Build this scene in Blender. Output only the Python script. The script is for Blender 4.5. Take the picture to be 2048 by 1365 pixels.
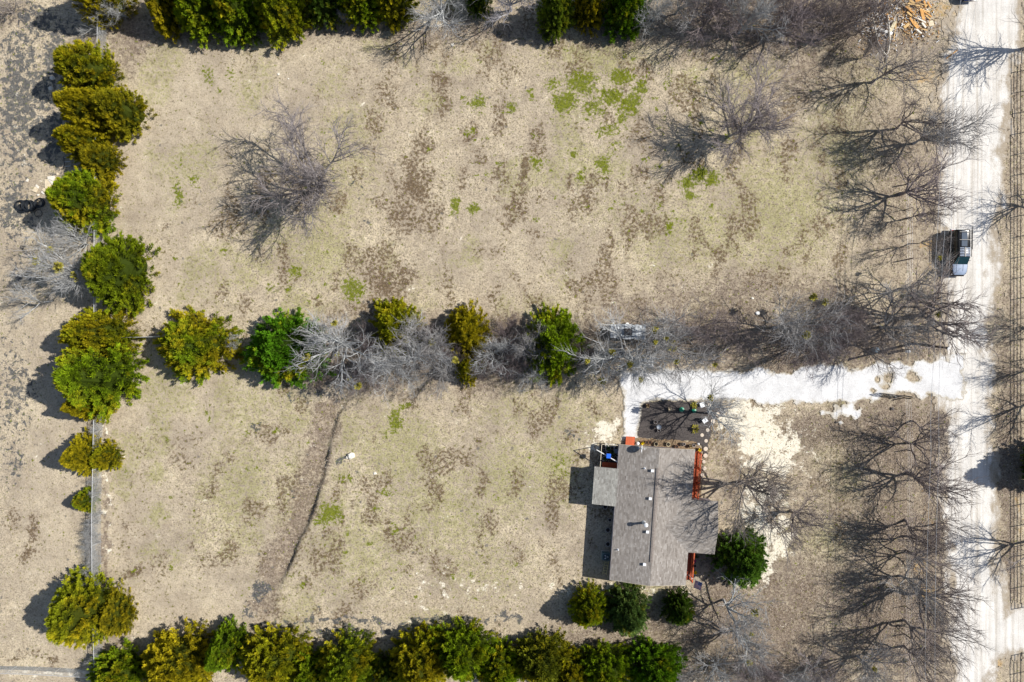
import bpy, bmesh, math, random
import numpy as np
from mathutils import Vector, Matrix

for o in list(bpy.data.objects):
    bpy.data.objects.remove(o)
scene = bpy.context.scene
COL = scene.collection
R_ = math.radians

# ------------------------------------------------------------------ camera, sky, sun, exposure
FPX = 1365.0                 # focal length in photo pixels (24 mm on 36 mm, 2048 wide)
CAMH = 75.83
cam_d = bpy.data.cameras.new('Camera')
cam_d.lens = 24.0
cam_d.sensor_width = 36.0
cam_d.clip_end = 6000
cam = bpy.data.objects.new('Camera', cam_d)
cam.location = (0, 0, CAMH)
COL.objects.link(cam)
scene.camera = cam

SUN_EL = R_(44)
SUN_AZ = math.atan2(0.982, 0.19)        # clockwise from +Y
world = bpy.data.worlds.new('World')
scene.world = world
world.use_nodes = True
wn = world.node_tree
wn.nodes.clear()
sky = wn.nodes.new('ShaderNodeTexSky')
sky.sky_type = 'NISHITA'
sky.sun_disc = False
sky.sun_elevation = SUN_EL
sky.sun_rotation = SUN_AZ
bg = wn.nodes.new('ShaderNodeBackground')
bg.inputs['Strength'].default_value = 0.08
wo = wn.nodes.new('ShaderNodeOutputWorld')
wn.links.new(sky.outputs[0], bg.inputs['Color'])
wn.links.new(bg.outputs[0], wo.inputs['Surface'])

sd = bpy.data.lights.new('Sun', 'SUN')
sd.energy = 5.0
sd.angle = R_(0.5)
sd.color = (1.0, 0.95, 0.87)
sun = bpy.data.objects.new('Sun', sd)
sdir = Vector((math.sin(SUN_AZ) * math.cos(SUN_EL), math.cos(SUN_AZ) * math.cos(SUN_EL), math.sin(SUN_EL)))
sun.rotation_euler = sdir.to_track_quat('Z', 'Y').to_euler()
sun.location = (80, 20, 80)
COL.objects.link(sun)

scene.view_settings.view_transform = 'Standard'
scene.view_settings.look = 'None'
scene.view_settings.exposure = 0.25
scene.view_settings.gamma = 1.0
scene.render.engine = 'CYCLES'
scene.cycles.max_bounces = 5
scene.cycles.diffuse_bounces = 3
scene.cycles.glossy_bounces = 2

# ------------------------------------------------------------------ helpers
def P(px, py, h=0.0):
    k = (CAMH - h) / FPX
    return Vector(((px - 1024) * k, (682.5 - py) * k, h))

def PX(x, y):                 # ground metres -> photo pixels (arrays ok)
    k = FPX / CAMH
    return 1024 + x * k, 682.5 - y * k

def tag(o, label=None, cat=None, group=None, kind=None):
    if label: o['label'] = label
    if cat: o['category'] = cat
    if group: o['group'] = group
    if kind: o['kind'] = kind
    elif cat: o['kind'] = 'thing'
    return o

def thing(name, label, cat, loc=(0, 0, 0), rz=0.0, group=None):
    o = bpy.data.objects.new(name, None)
    o.empty_display_size = 0.3
    COL.objects.link(o)
    o.location = loc
    o.rotation_euler = (0, 0, rz)
    return tag(o, label, cat, group, 'thing')

def np_mesh(name, verts, faces, mats=None, midx=None, attrs=None, smooth=False):
    """verts (n,3) array, faces (m,k) int array (k constant)."""
    me = bpy.data.meshes.new(name)
    verts = np.asarray(verts, dtype=np.float32)
    faces = np.asarray(faces, dtype=np.int32)
    m, k = faces.shape
    me.vertices.add(len(verts))
    me.vertices.foreach_set('co', verts.ravel())
    me.loops.add(m * k)
    me.loops.foreach_set('vertex_index', faces.ravel())
    me.polygons.add(m)
    me.polygons.foreach_set('loop_start', np.arange(0, m * k, k, dtype=np.int32))
    me.polygons.foreach_set('loop_total', np.full(m, k, dtype=np.int32))
    me.polygons.foreach_set('use_smooth', np.full(m, bool(smooth)))
    if mats:
        for mm in (mats if isinstance(mats, (list, tuple)) else [mats]):
            me.materials.append(mm)
    if midx is not None:
        me.polygons.foreach_set('material_index', np.asarray(midx, dtype=np.int32))
    me.update(calc_edges=True)
    if attrs:
        for an, (typ, arr) in attrs.items():
            a = me.attributes.new(an, typ, 'POINT')
            if typ == 'FLOAT':
                a.data.foreach_set('value', np.asarray(arr, dtype=np.float32).ravel())
            else:
                a.data.foreach_set('color', np.asarray(arr, dtype=np.float32).ravel())
    me.validate()
    return me

def link(name, me, parent=None, loc=None):
    o = bpy.data.objects.new(name, me)
    COL.objects.link(o)
    if parent: o.parent = parent
    if loc is not None: o.location = loc
    return o

class MB:
    """collects shapes and builds ONE mesh object"""
    def __init__(s):
        s.v = []; s.f = []; s.m = []
    def add(s, vs, fs, mi=0):
        b = len(s.v)
        s.v += [tuple(v) for v in vs]
        s.f += [tuple(i + b for i in f) for f in fs]
        s.m += [mi] * len(fs)
        return s
    def box(s, c, size, rot=None, mi=0, taper=1.0):
        hx, hy, hz = size[0] / 2, size[1] / 2, size[2] / 2
        vs = [Vector((x * hx * (taper if z > 0 else 1), y * hy * (taper if z > 0 else 1), z * hz))
              for z in (-1, 1) for x, y in ((-1, -1), (1, -1), (1, 1), (-1, 1))]
        if rot is not None:
            if not isinstance(rot, Matrix):
                rot = Matrix.Rotation(rot, 3, 'Z')
            vs = [rot @ v for v in vs]
        c = Vector(c)
        return s.add([v + c for v in vs], [(3, 2, 1, 0), (4, 5, 6, 7), (0, 1, 5, 4), (1, 2, 6, 5), (2, 3, 7, 6), (3, 0, 4, 7)], mi)
    def tube(s, p0, p1, r0, r1=None, n=8, mi=0, cap=True):
        r1 = r0 if r1 is None else r1
        p0 = Vector(p0); p1 = Vector(p1)
        d = (p1 - p0).normalized()
        a = d.orthogonal().normalized(); b = d.cross(a)
        vs = []
        for p, r in ((p0, r0), (p1, r1)):
            for i in range(n):
                t = 2 * math.pi * i / n
                vs.append(p + a * (math.cos(t) * r) + b * (math.sin(t) * r))
        fs = [(i, (i + 1) % n, n + (i + 1) % n, n + i) for i in range(n)]
        if cap:
            fs += [tuple(range(n - 1, -1, -1)), tuple(range(n, 2 * n))]
        return s.add(vs, fs, mi)
    def lathe(s, c, prof, n=16, mi=0, sx=1, sy=1):
        """prof: list of (r,z); closed at r=0 ends"""
        c = Vector(c)
        vs = []; fs = []
        for r, z in prof:
            for i in range(n):
                t = 2 * math.pi * i / n
                vs.append(c + Vector((math.cos(t) * r * sx, math.sin(t) * r * sy, z)))
        for j in range(len(prof) - 1):
            for i in range(n):
                k = (i + 1) % n
                fs.append((j * n + i, j * n + k, (j + 1) * n + k, (j + 1) * n + i))
        return s.add(vs, fs, mi)
    def loft(s, secs, mi=0, cap=True):
        n = len(secs[0])
        vs = [p for sec in secs for p in sec]
        fs = []
        for j in range(len(secs) - 1):
            for i in range(n):
                k = (i + 1) % n
                fs.append((j * n + i, j * n + k, (j + 1) * n + k, (j + 1) * n + i))
        if cap:
            fs += [tuple(range(n - 1, -1, -1)), tuple(range((len(secs) - 1) * n, len(secs) * n))]
        return s.add(vs, fs, mi)
    def poly(s, pts, thick, mi=0):
        """prism below a planar polygon"""
        n = len(pts)
        top = [Vector(p) for p in pts]
        bot = [p - Vector((0, 0, thick)) for p in top]
        fs = [tuple(range(n)), tuple(range(2 * n - 1, n - 1, -1))]
        fs += [(i, n + i, n + (i + 1) % n, (i + 1) % n) for i in range(n)]
        return s.add(top + bot, fs, mi)
    def torus(s, c, R, r, n=24, k=8, mi=0, tilt=None):
        c = Vector(c); vs = []; fs = []
        for i in range(n):
            t = 2 * math.pi * i / n
            for j in range(k):
                q = 2 * math.pi * j / k
                v = Vector(((R + r * math.cos(q)) * math.cos(t), (R + r * math.cos(q)) * math.sin(t), r * math.sin(q)))
                if tilt is not None: v = tilt @ v
                vs.append(v + c)
        for i in range(n):
            for j in range(k):
                fs.append((i * k + j, ((i + 1) % n) * k + j, ((i + 1) % n) * k + (j + 1) % k, i * k + (j + 1) % k))
        return s.add(vs, fs, mi)
    def mesh(s, name, mats, smooth=False):
        me = bpy.data.meshes.new(name)
        me.from_pydata(s.v, [], s.f)
        for m in (mats if isinstance(mats, (list, tuple)) else [mats]):
            me.materials.append(m)
        me.polygons.foreach_set('material_index', s.m)
        bm = bmesh.new(); bm.from_mesh(me)
        bmesh.ops.recalc_face_normals(bm, faces=bm.faces)
        bm.to_mesh(me); bm.free()
        me.polygons.foreach_set('use_smooth', [bool(smooth)] * len(me.polygons))
        if smooth:
            me.set_sharp_from_angle(angle=R_(40))
        me.update()
        return me
    def build(s, name, mats, parent=None, loc=None, smooth=False):
        return link(name, s.mesh(name, mats, smooth), parent, loc)

# numpy value noise
_rng = np.random.default_rng(7)
_LAT = _rng.random((256, 256))
def vnoise(x, y, seed=0):
    x = np.asarray(x) + seed * 17.31; y = np.asarray(y) + seed * 9.77
    xi = np.floor(x).astype(int); yi = np.floor(y).astype(int)
    fx = x - xi; fy = y - yi
    fx = fx * fx * (3 - 2 * fx); fy = fy * fy * (3 - 2 * fy)
    g = lambda a, b: _LAT[a % 256, b % 256]
    return (g(xi, yi) * (1 - fx) + g(xi + 1, yi) * fx) * (1 - fy) + (g(xi, yi + 1) * (1 - fx) + g(xi + 1, yi + 1) * fx) * fy
def fbm(x, y, seed=0, oct=4):
    s = 0; a = 0.5; t = 0
    for i in range(oct):
        s = s + a * vnoise(x * 2 ** i, y * 2 ** i, seed + i * 3); t += a; a *= 0.5
    return s / t
def sstep(a, b, x):
    t = np.clip((x - a) / (b - a), 0, 1)
    return t * t * (3 - 2 * t)
def poly_sd(px, py, poly):
    """signed distance (positive inside), arrays"""
    poly = np.asarray(poly, dtype=float)
    d = np.full(px.shape, 1e9); ins = np.zeros(px.shape, dtype=bool)
    n = len(poly)
    for i in range(n):
        ax, ay = poly[i]; bx, by = poly[(i + 1) % n]
        ex, ey = bx - ax, by - ay
        wx, wy = px - ax, py - ay
        t = np.clip((wx * ex + wy * ey) / (ex * ex + ey * ey + 1e-12), 0, 1)
        d = np.minimum(d, np.hypot(wx - ex * t, wy - ey * t))
        c = ((ay > py) != (by > py)) & (px < (bx - ax) * (py - ay) / (by - ay + 1e-12) + ax)
        ins ^= c
    return np.where(ins, d, -d)
def line_d(px, py, pts):
    d = np.full(px.shape, 1e9)
    for (ax, ay), (bx, by) in zip(pts[:-1], pts[1:]):
        ex, ey = bx - ax, by - ay
        t = np.clip(((px - ax) * ex + (py - ay) * ey) / (ex * ex + ey * ey), 0, 1)
        d = np.minimum(d, np.hypot(px - ax - ex * t, py - ay - ey * t))
    return d

# ------------------------------------------------------------------ materials
def new_mat(name):
    m = bpy.data.materials.new(name); m.use_nodes = True
    nt = m.node_tree
    b = nt.nodes['Principled BSDF']
    return m, nt, b
def N(nt, typ, **kw):
    n = nt.nodes.new(typ)
    for k, v in kw.items():
        setattr(n, k, v)
    return n
def noise_node(nt, vec, scale, detail=4, rough=0.6, dist=0.0):
    n = N(nt, 'ShaderNodeTexNoise')
    n.inputs['Scale'].default_value = scale
    n.inputs['Detail'].default_value = detail
    n.inputs['Roughness'].default_value = rough
    n.inputs['Distortion'].default_value = dist
    if vec is not None: nt.links.new(vec, n.inputs['Vector'])
    return n.outputs['Fac']
def ramp(nt, fac, stops):
    r = N(nt, 'ShaderNodeValToRGB')
    e = r.color_ramp.elements
    while len(e) < len(stops): e.new(0.5)
    for el, (p, c) in zip(e, stops):
        el.position = p; el.color = (*c, 1) if len(c) == 3 else c
    nt.links.new(fac, r.inputs[0])
    return r.outputs[0]
def mixc(nt, fac, a, b, mode='MIX'):
    m = N(nt, 'ShaderNodeMix', data_type='RGBA', blend_type=mode)
    for sock, v in ((m.inputs[0], fac), (m.inputs[6], a), (m.inputs[7], b)):
        if isinstance(v, (int, float)): sock.default_value = v
        elif isinstance(v, tuple): sock.default_value = (*v, 1)
        else: nt.links.new(v, sock)
    return m.outputs[2]
def mth(nt, op, a, b=None, c=None, clamp=False):
    m = N(nt, 'ShaderNodeMath', operation=op); m.use_clamp = clamp
    for i, v in enumerate((a, b, c)):
        if v is None: continue
        if isinstance(v, (int, float)): m.inputs[i].default_value = v
        else: nt.links.new(v, m.inputs[i])
    return m.outputs[0]
def mrange(nt, v, a, b, c=0.0, d=1.0):
    m = N(nt, 'ShaderNodeMapRange', interpolation_type='SMOOTHSTEP')
    m.inputs[1].default_value = a; m.inputs[2].default_value = b
    m.inputs[3].default_value = c; m.inputs[4].default_value = d
    nt.links.new(v, m.inputs[0])
    return m.outputs[0]
def bump(nt, b, h, strength=0.3, dist=0.02):
    bn = N(nt, 'ShaderNodeBump')
    bn.inputs['Strength'].default_value = strength
    bn.inputs['Distance'].default_value = dist
    nt.links.new(h, bn.inputs['Height'])
    nt.links.new(bn.outputs[0], b.inputs['Normal'])
def simple(name, col, rough=0.7, metal=0.0, var=0.25, scale=6.0, bmp=0.15, spec=None):
    m, nt, b = new_mat(name)
    tc = N(nt, 'ShaderNodeTexCoord')
    f = noise_node(nt, tc.outputs['Object'], scale, 5, 0.65)
    lo = tuple(c * (1 - var) for c in col); hi = tuple(min(1, c * (1 + var)) for c in col)
    nt.links.new(ramp(nt, f, [(0.3, lo), (0.7, hi)]), b.inputs['Base Color'])
    b.inputs['Roughness'].default_value = rough
    b.inputs['Metallic'].default_value = metal
    if spec is not None: b.inputs['Specular IOR Level'].default_value = spec
    if bmp: bump(nt, b, f, bmp, 0.01)
    return m
def attr_mat(name, stops, rough=0.9, attr='tint', spec=0.1, objcol=False, mixfac=1.0):
    m, nt, b = new_mat(name)
    a = N(nt, 'ShaderNodeAttribute', attribute_name=attr)
    c = ramp(nt, a.outputs['Fac'], stops)
    nt.links.new(c, b.inputs['Base Color'])
    b.inputs['Roughness'].default_value = rough
    b.inputs['Specular IOR Level'].default_value = spec
    return m

# ---- ground
def ground_material():
    m, nt, b = new_mat('dry_ground')
    L = nt.links
    geo = N(nt, 'ShaderNodeNewGeometry')
    pos = geo.outputs['Position']
    A = N(nt, 'ShaderNodeAttribute', attribute_name='fa')
    B = N(nt, 'ShaderNodeAttribute', attribute_name='fb')
    sa = N(nt, 'ShaderNodeSeparateColor'); L.new(A.outputs['Color'], sa.inputs[0])
    sb = N(nt, 'ShaderNodeSeparateColor'); L.new(B.outputs['Color'], sb.inputs[0])
    green, brown, litter = sa.outputs[0], sa.outputs[1], sa.outputs[2]
    patch_shade = A.outputs['Alpha']
    olive, cream, orange = sb.outputs[0], sb.outputs[1], sb.outputs[2]
    smooth = B.outputs['Alpha']
    n_big = noise_node(nt, pos, 0.16, 3, 0.6)
    n_mid = noise_node(nt, pos, 0.75, 4, 0.65)
    n_fine = noise_node(nt, pos, 3.2, 4, 0.75)
    n_grain = noise_node(nt, pos, 6.0, 3, 0.8)
    n_mid2 = noise_node(nt, pos, 1.6, 4, 0.7, 0.4)
    spk = mth(nt, 'SUBTRACT', mth(nt, 'ADD', mth(nt, 'MULTIPLY', n_fine, 0.55), mth(nt, 'MULTIPLY', n_grain, 0.45)), 0.5)
    spk = mth(nt, 'ADD', spk, mth(nt, 'MULTIPLY', mth(nt, 'SUBTRACT', n_mid2, 0.5), 0.55))
    n_tuft = noise_node(nt, pos, 2.9, 3, 0.65, 0.3)
    spk2 = mth(nt, 'ADD', mth(nt, 'MULTIPLY', mth(nt, 'SUBTRACT', n_tuft, 0.5), 3.6), mth(nt, 'ADD', mth(nt, 'MULTIPLY', mth(nt, 'SUBTRACT', n_fine, 0.5), 2.0), mth(nt, 'MULTIPLY', mth(nt, 'SUBTRACT', n_grain, 0.5), 2.2)))
    # dry straw
    tan = ramp(nt, n_mid, [(0.30, (0.29, 0.235, 0.175)), (0.47, (0.39, 0.328, 0.25)), (0.62, (0.48, 0.413, 0.318)), (0.75, (0.54, 0.47, 0.36))])
    tan2 = ramp(nt, n_big, [(0.35, (0.33, 0.278, 0.22)), (0.48, (0.455, 0.388, 0.298)), (0.66, (0.61, 0.53, 0.395))])
    tan = mixc(nt, 0.55, tan, tan2)
    g_amt = mth(nt, 'MULTIPLY', mth(nt, 'SUBTRACT', 1.0, mth(nt, 'MULTIPLY', smooth, 0.6)), mrange(nt, n_big, 0.35, 0.62, 0.5, 1.0))
    grain = ramp(nt, n_grain, [(0.33, (0.22, 0.21, 0.20)), (0.45, (0.92, 0.92, 0.91)), (0.64, (1.34, 1.32, 1.26))])
    fine = ramp(nt, n_fine, [(0.32, (0.42, 0.41, 0.40)), (0.5, (1.0, 1.0, 1.0)), (0.7, (1.2, 1.18, 1.12))])
    col = mixc(nt, g_amt, tan, mixc(nt, 1.0, tan, grain, 'MULTIPLY'))
    col = mixc(nt, g_amt, col, mixc(nt, 1.0, col, fine, 'MULTIPLY'))
    # thin olive growth
    t = mth(nt, 'ADD', mth(nt, 'MULTIPLY', olive, 1.0), mth(nt, 'MULTIPLY', spk, 4.2))
    col = mixc(nt, mth(nt, 'MULTIPLY', mrange(nt, t, 0.25, 0.85), 0.62), col, ramp(nt, n_grain, [(0.35, (0.17, 0.165, 0.05)), (0.65, (0.40, 0.40, 0.15))]))
    # brown thatch
    t = mth(nt, 'ADD', mth(nt, 'MULTIPLY', brown, 1.2), mth(nt, 'MULTIPLY', spk2, 1.0))
    col = mixc(nt, mth(nt, 'MULTIPLY', mrange(nt, t, 0.42, 0.98), 0.92), col, ramp(nt, n_grain, [(0.35, (0.055, 0.037, 0.022)), (0.65, (0.18, 0.125, 0.075))]))
    # leaf litter
    t = mth(nt, 'ADD', litter, mth(nt, 'MULTIPLY', spk, 4.6))
    lit = ramp(nt, n_grain, [(0.32, (0.045, 0.034, 0.029)), (0.45, (0.15, 0.117, 0.096)), (0.58, (0.245, 0.195, 0.155)), (0.72, (0.48, 0.42, 0.35))])
    col = mixc(nt, mth(nt, 'MULTIPLY', mrange(nt, t, 0.25, 0.7), 0.86), col, lit)
    # dark blue-grey patches, with cedar shadow painted in at the top left
    t = mth(nt, 'ADD', patch_shade, mth(nt, 'MULTIPLY', mth(nt, 'SUBTRACT', n_mid2, 0.5), 2.4))
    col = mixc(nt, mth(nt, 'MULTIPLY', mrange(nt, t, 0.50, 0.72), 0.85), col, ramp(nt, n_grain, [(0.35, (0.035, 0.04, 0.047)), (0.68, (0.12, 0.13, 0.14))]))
    # bare pale sand and orange clay
    t = mth(nt, 'ADD', mth(nt, 'MULTIPLY', cream, 1.08), mth(nt, 'ADD', mth(nt, 'MULTIPLY', mth(nt, 'SUBTRACT', n_mid, 0.5), 2.6), mth(nt, 'MULTIPLY', mth(nt, 'SUBTRACT', n_fine, 0.5), 1.2)))
    col = mixc(nt, mth(nt, 'MULTIPLY', mrange(nt, t, 0.46, 0.74), 0.92), col, ramp(nt, n_fine, [(0.3, (0.68, 0.62, 0.48)), (0.7, (0.85, 0.81, 0.71))]))
    t = mth(nt, 'ADD', orange, mth(nt, 'MULTIPLY', mth(nt, 'SUBTRACT', n_mid2, 0.5), 1.6))
    col = mixc(nt, mth(nt, 'MULTIPLY', mrange(nt, t, 0.40, 0.8), 0.7), col, (0.50, 0.33, 0.14))
    # green clumps
    t = mth(nt, 'ADD', mth(nt, 'MULTIPLY', green, 1.22), mth(nt, 'MULTIPLY', spk2, 0.9))
    col = mixc(nt, mth(nt, 'MULTIPLY', mrange(nt, t, 0.44, 0.86), 0.92), col, ramp(nt, n_grain, [(0.3, (0.045, 0.065, 0.003)), (0.7, (0.21, 0.24, 0.012))]))
    # scattered dark weeds and droppings, everywhere
    v = N(nt, 'ShaderNodeTexVoronoi'); v.inputs['Scale'].default_value = 0.55; L.new(pos, v.inputs['Vector'])
    d = mth(nt, 'ADD', v.outputs['Distance'], mth(nt, 'MULTIPLY', mth(nt, 'SUBTRACT', n_fine, 0.5), 0.35))
    spot = mth(nt, 'MULTIPLY', mrange(nt, d, 0.11, 0.05), 0.7)
    sc = N(nt, 'ShaderNodeSeparateColor'); L.new(v.outputs['Color'], sc.inputs[0])
    spot = mth(nt, 'MULTIPLY', spot, mth(nt, 'GREATER_THAN', sc.outputs[0], 0.35))
    col = mixc(nt, spot, col, (0.13, 0.125, 0.115))
    L.new(col, b.inputs['Base Color'])
    b.inputs['Roughness'].default_value = 0.95
    b.inputs['Specular IOR Level'].default_value = 0.05
    h = mth(nt, 'ADD', n_fine, mth(nt, 'MULTIPLY', n_grain, 0.7))
    bump(nt, b, h, 0.55, 0.10)
    return m

def gravel_material(name, base, edge, streak):
    m, nt, b = new_mat(name)
    L = nt.links
    geo = N(nt, 'ShaderNodeNewGeometry'); pos = geo.outputs['Position']
    mp = N(nt, 'ShaderNodeMapping'); L.new(pos, mp.inputs['Vector'])
    mp.inputs['Scale'].default_value = (2.2, 0.06, 1.0)
    st = noise_node(nt, mp.outputs[0], 1.0, 4, 0.6)
    nm = noise_node(nt, pos, 0.45, 6, 0.7)
    nf = noise_node(nt, pos, 7.0, 4, 0.8)
    v = N(nt, 'ShaderNodeTexVoronoi'); v.inputs['Scale'].default_value = 16; L.new(pos, v.inputs['Vector'])
    c0 = ramp(nt, nm, [(0.3, tuple(x * 0.74 for x in base)), (0.62, base)])
    c1 = mixc(nt, streak, c0, mixc(nt, 1.0, c0, ramp(nt, st, [(0.33, (0.70, 0.66, 0.60)), (0.5, (0.96, 0.95, 0.93)), (0.65, (1.04, 1.04, 1.03))]), 'MULTIPLY'))
    c2 = mixc(nt, 0.85, c1, mixc(nt, 1.0, c1, ramp(nt, nf, [(0.3, (0.72, 0.72, 0.73)), (0.5, (0.98, 0.98, 0.98)), (0.7, (1.08, 1.08, 1.08))]), 'MULTIPLY'))
    A = N(nt, 'ShaderNodeAttribute', attribute_name='edge')
    t = mth(nt, 'ADD', A.outputs['Fac'], mth(nt, 'MULTIPLY', mth(nt, 'SUBTRACT', nf, 0.5), 0.9))
    t = mth(nt, 'ADD', t, mth(nt, 'MULTIPLY', mth(nt, 'SUBTRACT', nm, 0.5), 0.6))
    col = mixc(nt, mrange(nt, t, 0.05, 0.75), mixc(nt, nf, tuple(x * .6 for x in edge), edge), c2)
    L.new(col, b.inputs['Base Color'])
    b.inputs['Roughness'].default_value = 0.9
    b.inputs['Specular IOR Level'].default_value = 0.1
    bump(nt, b, mth(nt, 'ADD', nf, mth(nt, 'MULTIPLY', v.outputs['Distance'], 0.5)), 0.5, 0.05)
    return m

M = {}
M['ground'] = ground_material()
M['road'] = gravel_material('road_gravel', (0.78, 0.76, 0.73), (0.46, 0.39, 0.30), 0.9)
M['drive'] = gravel_material('white_gravel', (0.76, 0.765, 0.775), (0.60, 0.55, 0.46), 0.0)
M['mulch'] = simple('dark_mulch', (0.075, 0.065, 0.062), 0.95, 0, 0.6, 9, 0.6)
M['soil'] = simple('brown_soil', (0.22, 0.155, 0.095), 0.95, 0, 0.5, 6, 0.6)

def bark_material():
    m, nt, b = new_mat('bark')
    oi = N(nt, 'ShaderNodeObjectInfo')
    tc = N(nt, 'ShaderNodeTexCoord')
    f = noise_node(nt, tc.outputs['Object'], 3.5, 4, 0.7)
    c = mixc(nt, 1.0, oi.outputs['Color'], ramp(nt, f, [(0.3, (0.62, 0.60, 0.58)), (0.7, (1.25, 1.25, 1.25))]), 'MULTIPLY')
    a = N(nt, 'ShaderNodeAttribute', attribute_name='lev')
    c = mixc(nt, a.outputs['Fac'], mixc(nt, 0.55, c, (0.15, 0.115, 0.115)), c)
    nt.links.new(c, b.inputs['Base Color'])
    b.inputs['Roughness'].default_value = 0.9
    b.inputs['Specular IOR Level'].default_value = 0.15
    return m
M['bark'] = bark_material()

def foliage_material(name, dark, c1, c2, sat=1.0):
    """dark interior -> tip colour (object colour), patches of yellowed sprays"""
    m, nt, b = new_mat(name)
    oi = N(nt, 'ShaderNodeObjectInfo')
    tc = N(nt, 'ShaderNodeTexCoord')
    a = N(nt, 'ShaderNodeAttribute', attribute_name='tint')
    a2 = N(nt, 'ShaderNodeAttribute', attribute_name='hue')
    mpn = N(nt, 'ShaderNodeVectorMath', operation='ADD')
    nt.links.new(tc.outputs['Object'], mpn.inputs[0]); nt.links.new(oi.outputs['Location'], mpn.inputs[1])
    f = noise_node(nt, mpn.outputs[0], 0.32, 3, 0.6)
    t = mth(nt, 'ADD', mth(nt, 'MULTIPLY', mth(nt, 'SUBTRACT', f, 0.5), 2.6), mth(nt, 'ADD', oi.outputs['Alpha'], mth(nt, 'MULTIPLY', mth(nt, 'SUBTRACT', a2.outputs['Fac'], 0.5), 0.5)))
    tip = mixc(nt, mrange(nt, t, 0.1, 0.9), oi.outputs['Color'], c2)
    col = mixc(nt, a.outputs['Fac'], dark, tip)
    bn = ramp(nt, a2.outputs['Fac'], [(0.0, (0.62, 0.64, 0.66)), (1.0, (1.5, 1.46, 1.4))])
    col = mixc(nt, 1.0, col, bn, 'MULTIPLY')
    nt.links.new(col, b.inputs['Base Color'])
    b.inputs['Roughness'].default_value = 0.75
    b.inputs['Specular IOR Level'].default_value = 0.15
    tr = N(nt, 'ShaderNodeBsdfTranslucent'); nt.links.new(col, tr.inputs['Color'])
    mx = N(nt, 'ShaderNodeMixShader'); mx.inputs[0].default_value = 0.3
    out = nt.nodes['Material Output']
    nt.links.new(b.outputs[0], mx.inputs[1]); nt.links.new(tr.outputs[0], mx.inputs[2])
    nt.links.new(mx.outputs[0], out.inputs['Surface'])
    return m
M['cedar'] = foliage_material('cedar_foliage', (0.030, 0.048, 0.005), None, (0.54, 0.45, 0.015))
M['mistletoe'] = simple('mistletoe_leaf', (0.30, 0.27, 0.03), 0.8, 0, 0.4, 9, 0)

def shingle_material(name, stops):
    m, nt, b = new_mat(name)
    a = N(nt, 'ShaderNodeAttribute', attribute_name='tint')
    tc = N(nt, 'ShaderNodeTexCoord')
    f = noise_node(nt, tc.outputs['Object'], 30, 3, 0.7)
    f2 = noise_node(nt, tc.outputs['Object'], 0.5, 3, 0.6)
    c = ramp(nt, a.outputs['Fac'], stops)
    c = mixc(nt, 1.0, c, ramp(nt, f, [(0.3, (0.8, 0.8, 0.8)), (0.7, (1.15, 1.15, 1.15))]), 'MULTIPLY')
    c = mixc(nt, 1.0, c, ramp(nt, f2, [(0.3, (0.9, 0.9, 0.9)), (0.7, (1.06, 1.06, 1.06))]), 'MULTIPLY')
    nt.links.new(c, b.inputs['Base Color'])
    b.inputs['Roughness'].default_value = 0.92
    b.inputs['Specular IOR Level'].default_value = 0.12
    bump(nt, b, f, 0.2, 0.01)
    return m
M['shingle'] = shingle_material('brown_shingle', [(0.0, (0.20, 0.178, 0.158)), (0.5, (0.285, 0.26, 0.237)), (1.0, (0.39, 0.365, 0.34))])
M['shingle_grey'] = shingle_material('grey_shingle', [(0.0, (0.23, 0.22, 0.20)), (0.5, (0.32, 0.315, 0.29)), (1.0, (0.44, 0.435, 0.40))])
M['roof_edge'] = simple('roof_edge', (0.22, 0.19, 0.17), 0.9)
M['cream'] = simple('cream_paint', (0.68, 0.60, 0.46), 0.6, 0, 0.08)
M['siding'] = simple('grey_siding', (0.42, 0.38, 0.40), 0.7, 0, 0.1)
M['white'] = simple('white_paint', (0.78, 0.78, 0.77), 0.5, 0, 0.06, 8, 0.05)
M['white_metal'] = simple('white_metal', (0.78, 0.80, 0.83), 0.35, 0.0, 0.08, 12, 0.02)
M['galv'] = simple('galvanised_steel', (0.62, 0.64, 0.66), 0.45, 0.35, 0.15, 14, 0.05)
M['dark_metal'] = simple('dark_rusted_metal', (0.055, 0.045, 0.045), 0.7, 0.2, 0.4, 12, 0.1)
M['redwood'] = simple('red_stained_wood', (0.52, 0.105, 0.035), 0.7, 0, 0.35, 5, 0.2)
M['redwood_dark'] = simple('red_stained_wood_worn', (0.34, 0.065, 0.028), 0.75, 0, 0.4, 5, 0.2)
M['wood_pole'] = simple('old_pole_wood', (0.085, 0.062, 0.052), 0.9, 0, 0.4, 7, 0.4)
M['lumber'] = simple('fresh_lumber', (0.60, 0.40, 0.17), 0.8, 0, 0.25, 4, 0.2)
M['lumber_or'] = simple('orange_lumber', (0.62, 0.32, 0.09), 0.8, 0, 0.3, 4, 0.2)
M['lumber_grey'] = simple('weathered_lumber', (0.40, 0.36, 0.31), 0.9, 0, 0.35, 5, 0.3)
M['glass'] = simple('dark_glass', (0.010, 0.045, 0.058), 0.12, 0, 0.1, 3, 0, 0.6)
M['window'] = simple('window_glass', (0.03, 0.035, 0.045), 0.1, 0, 0.1, 3, 0, 0.6)
M['rubber'] = simple('black_rubber', (0.018, 0.018, 0.02), 0.8, 0, 0.3, 10, 0.1)
M['pipe'] = simple('black_pipe', (0.014, 0.018, 0.024), 0.45, 0, 0.3, 20, 0.1)
M['stone'] = simple('pale_limestone', (0.66, 0.56, 0.40), 0.85, 0, 0.22, 4, 0.3)
M['stone_white'] = simple('white_limestone', (0.72, 0.68, 0.60), 0.85, 0, 0.15, 4, 0.3)
M['concrete'] = simple('pale_concrete', (0.60, 0.52, 0.43), 0.9, 0, 0.15, 8, 0.2)
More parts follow.
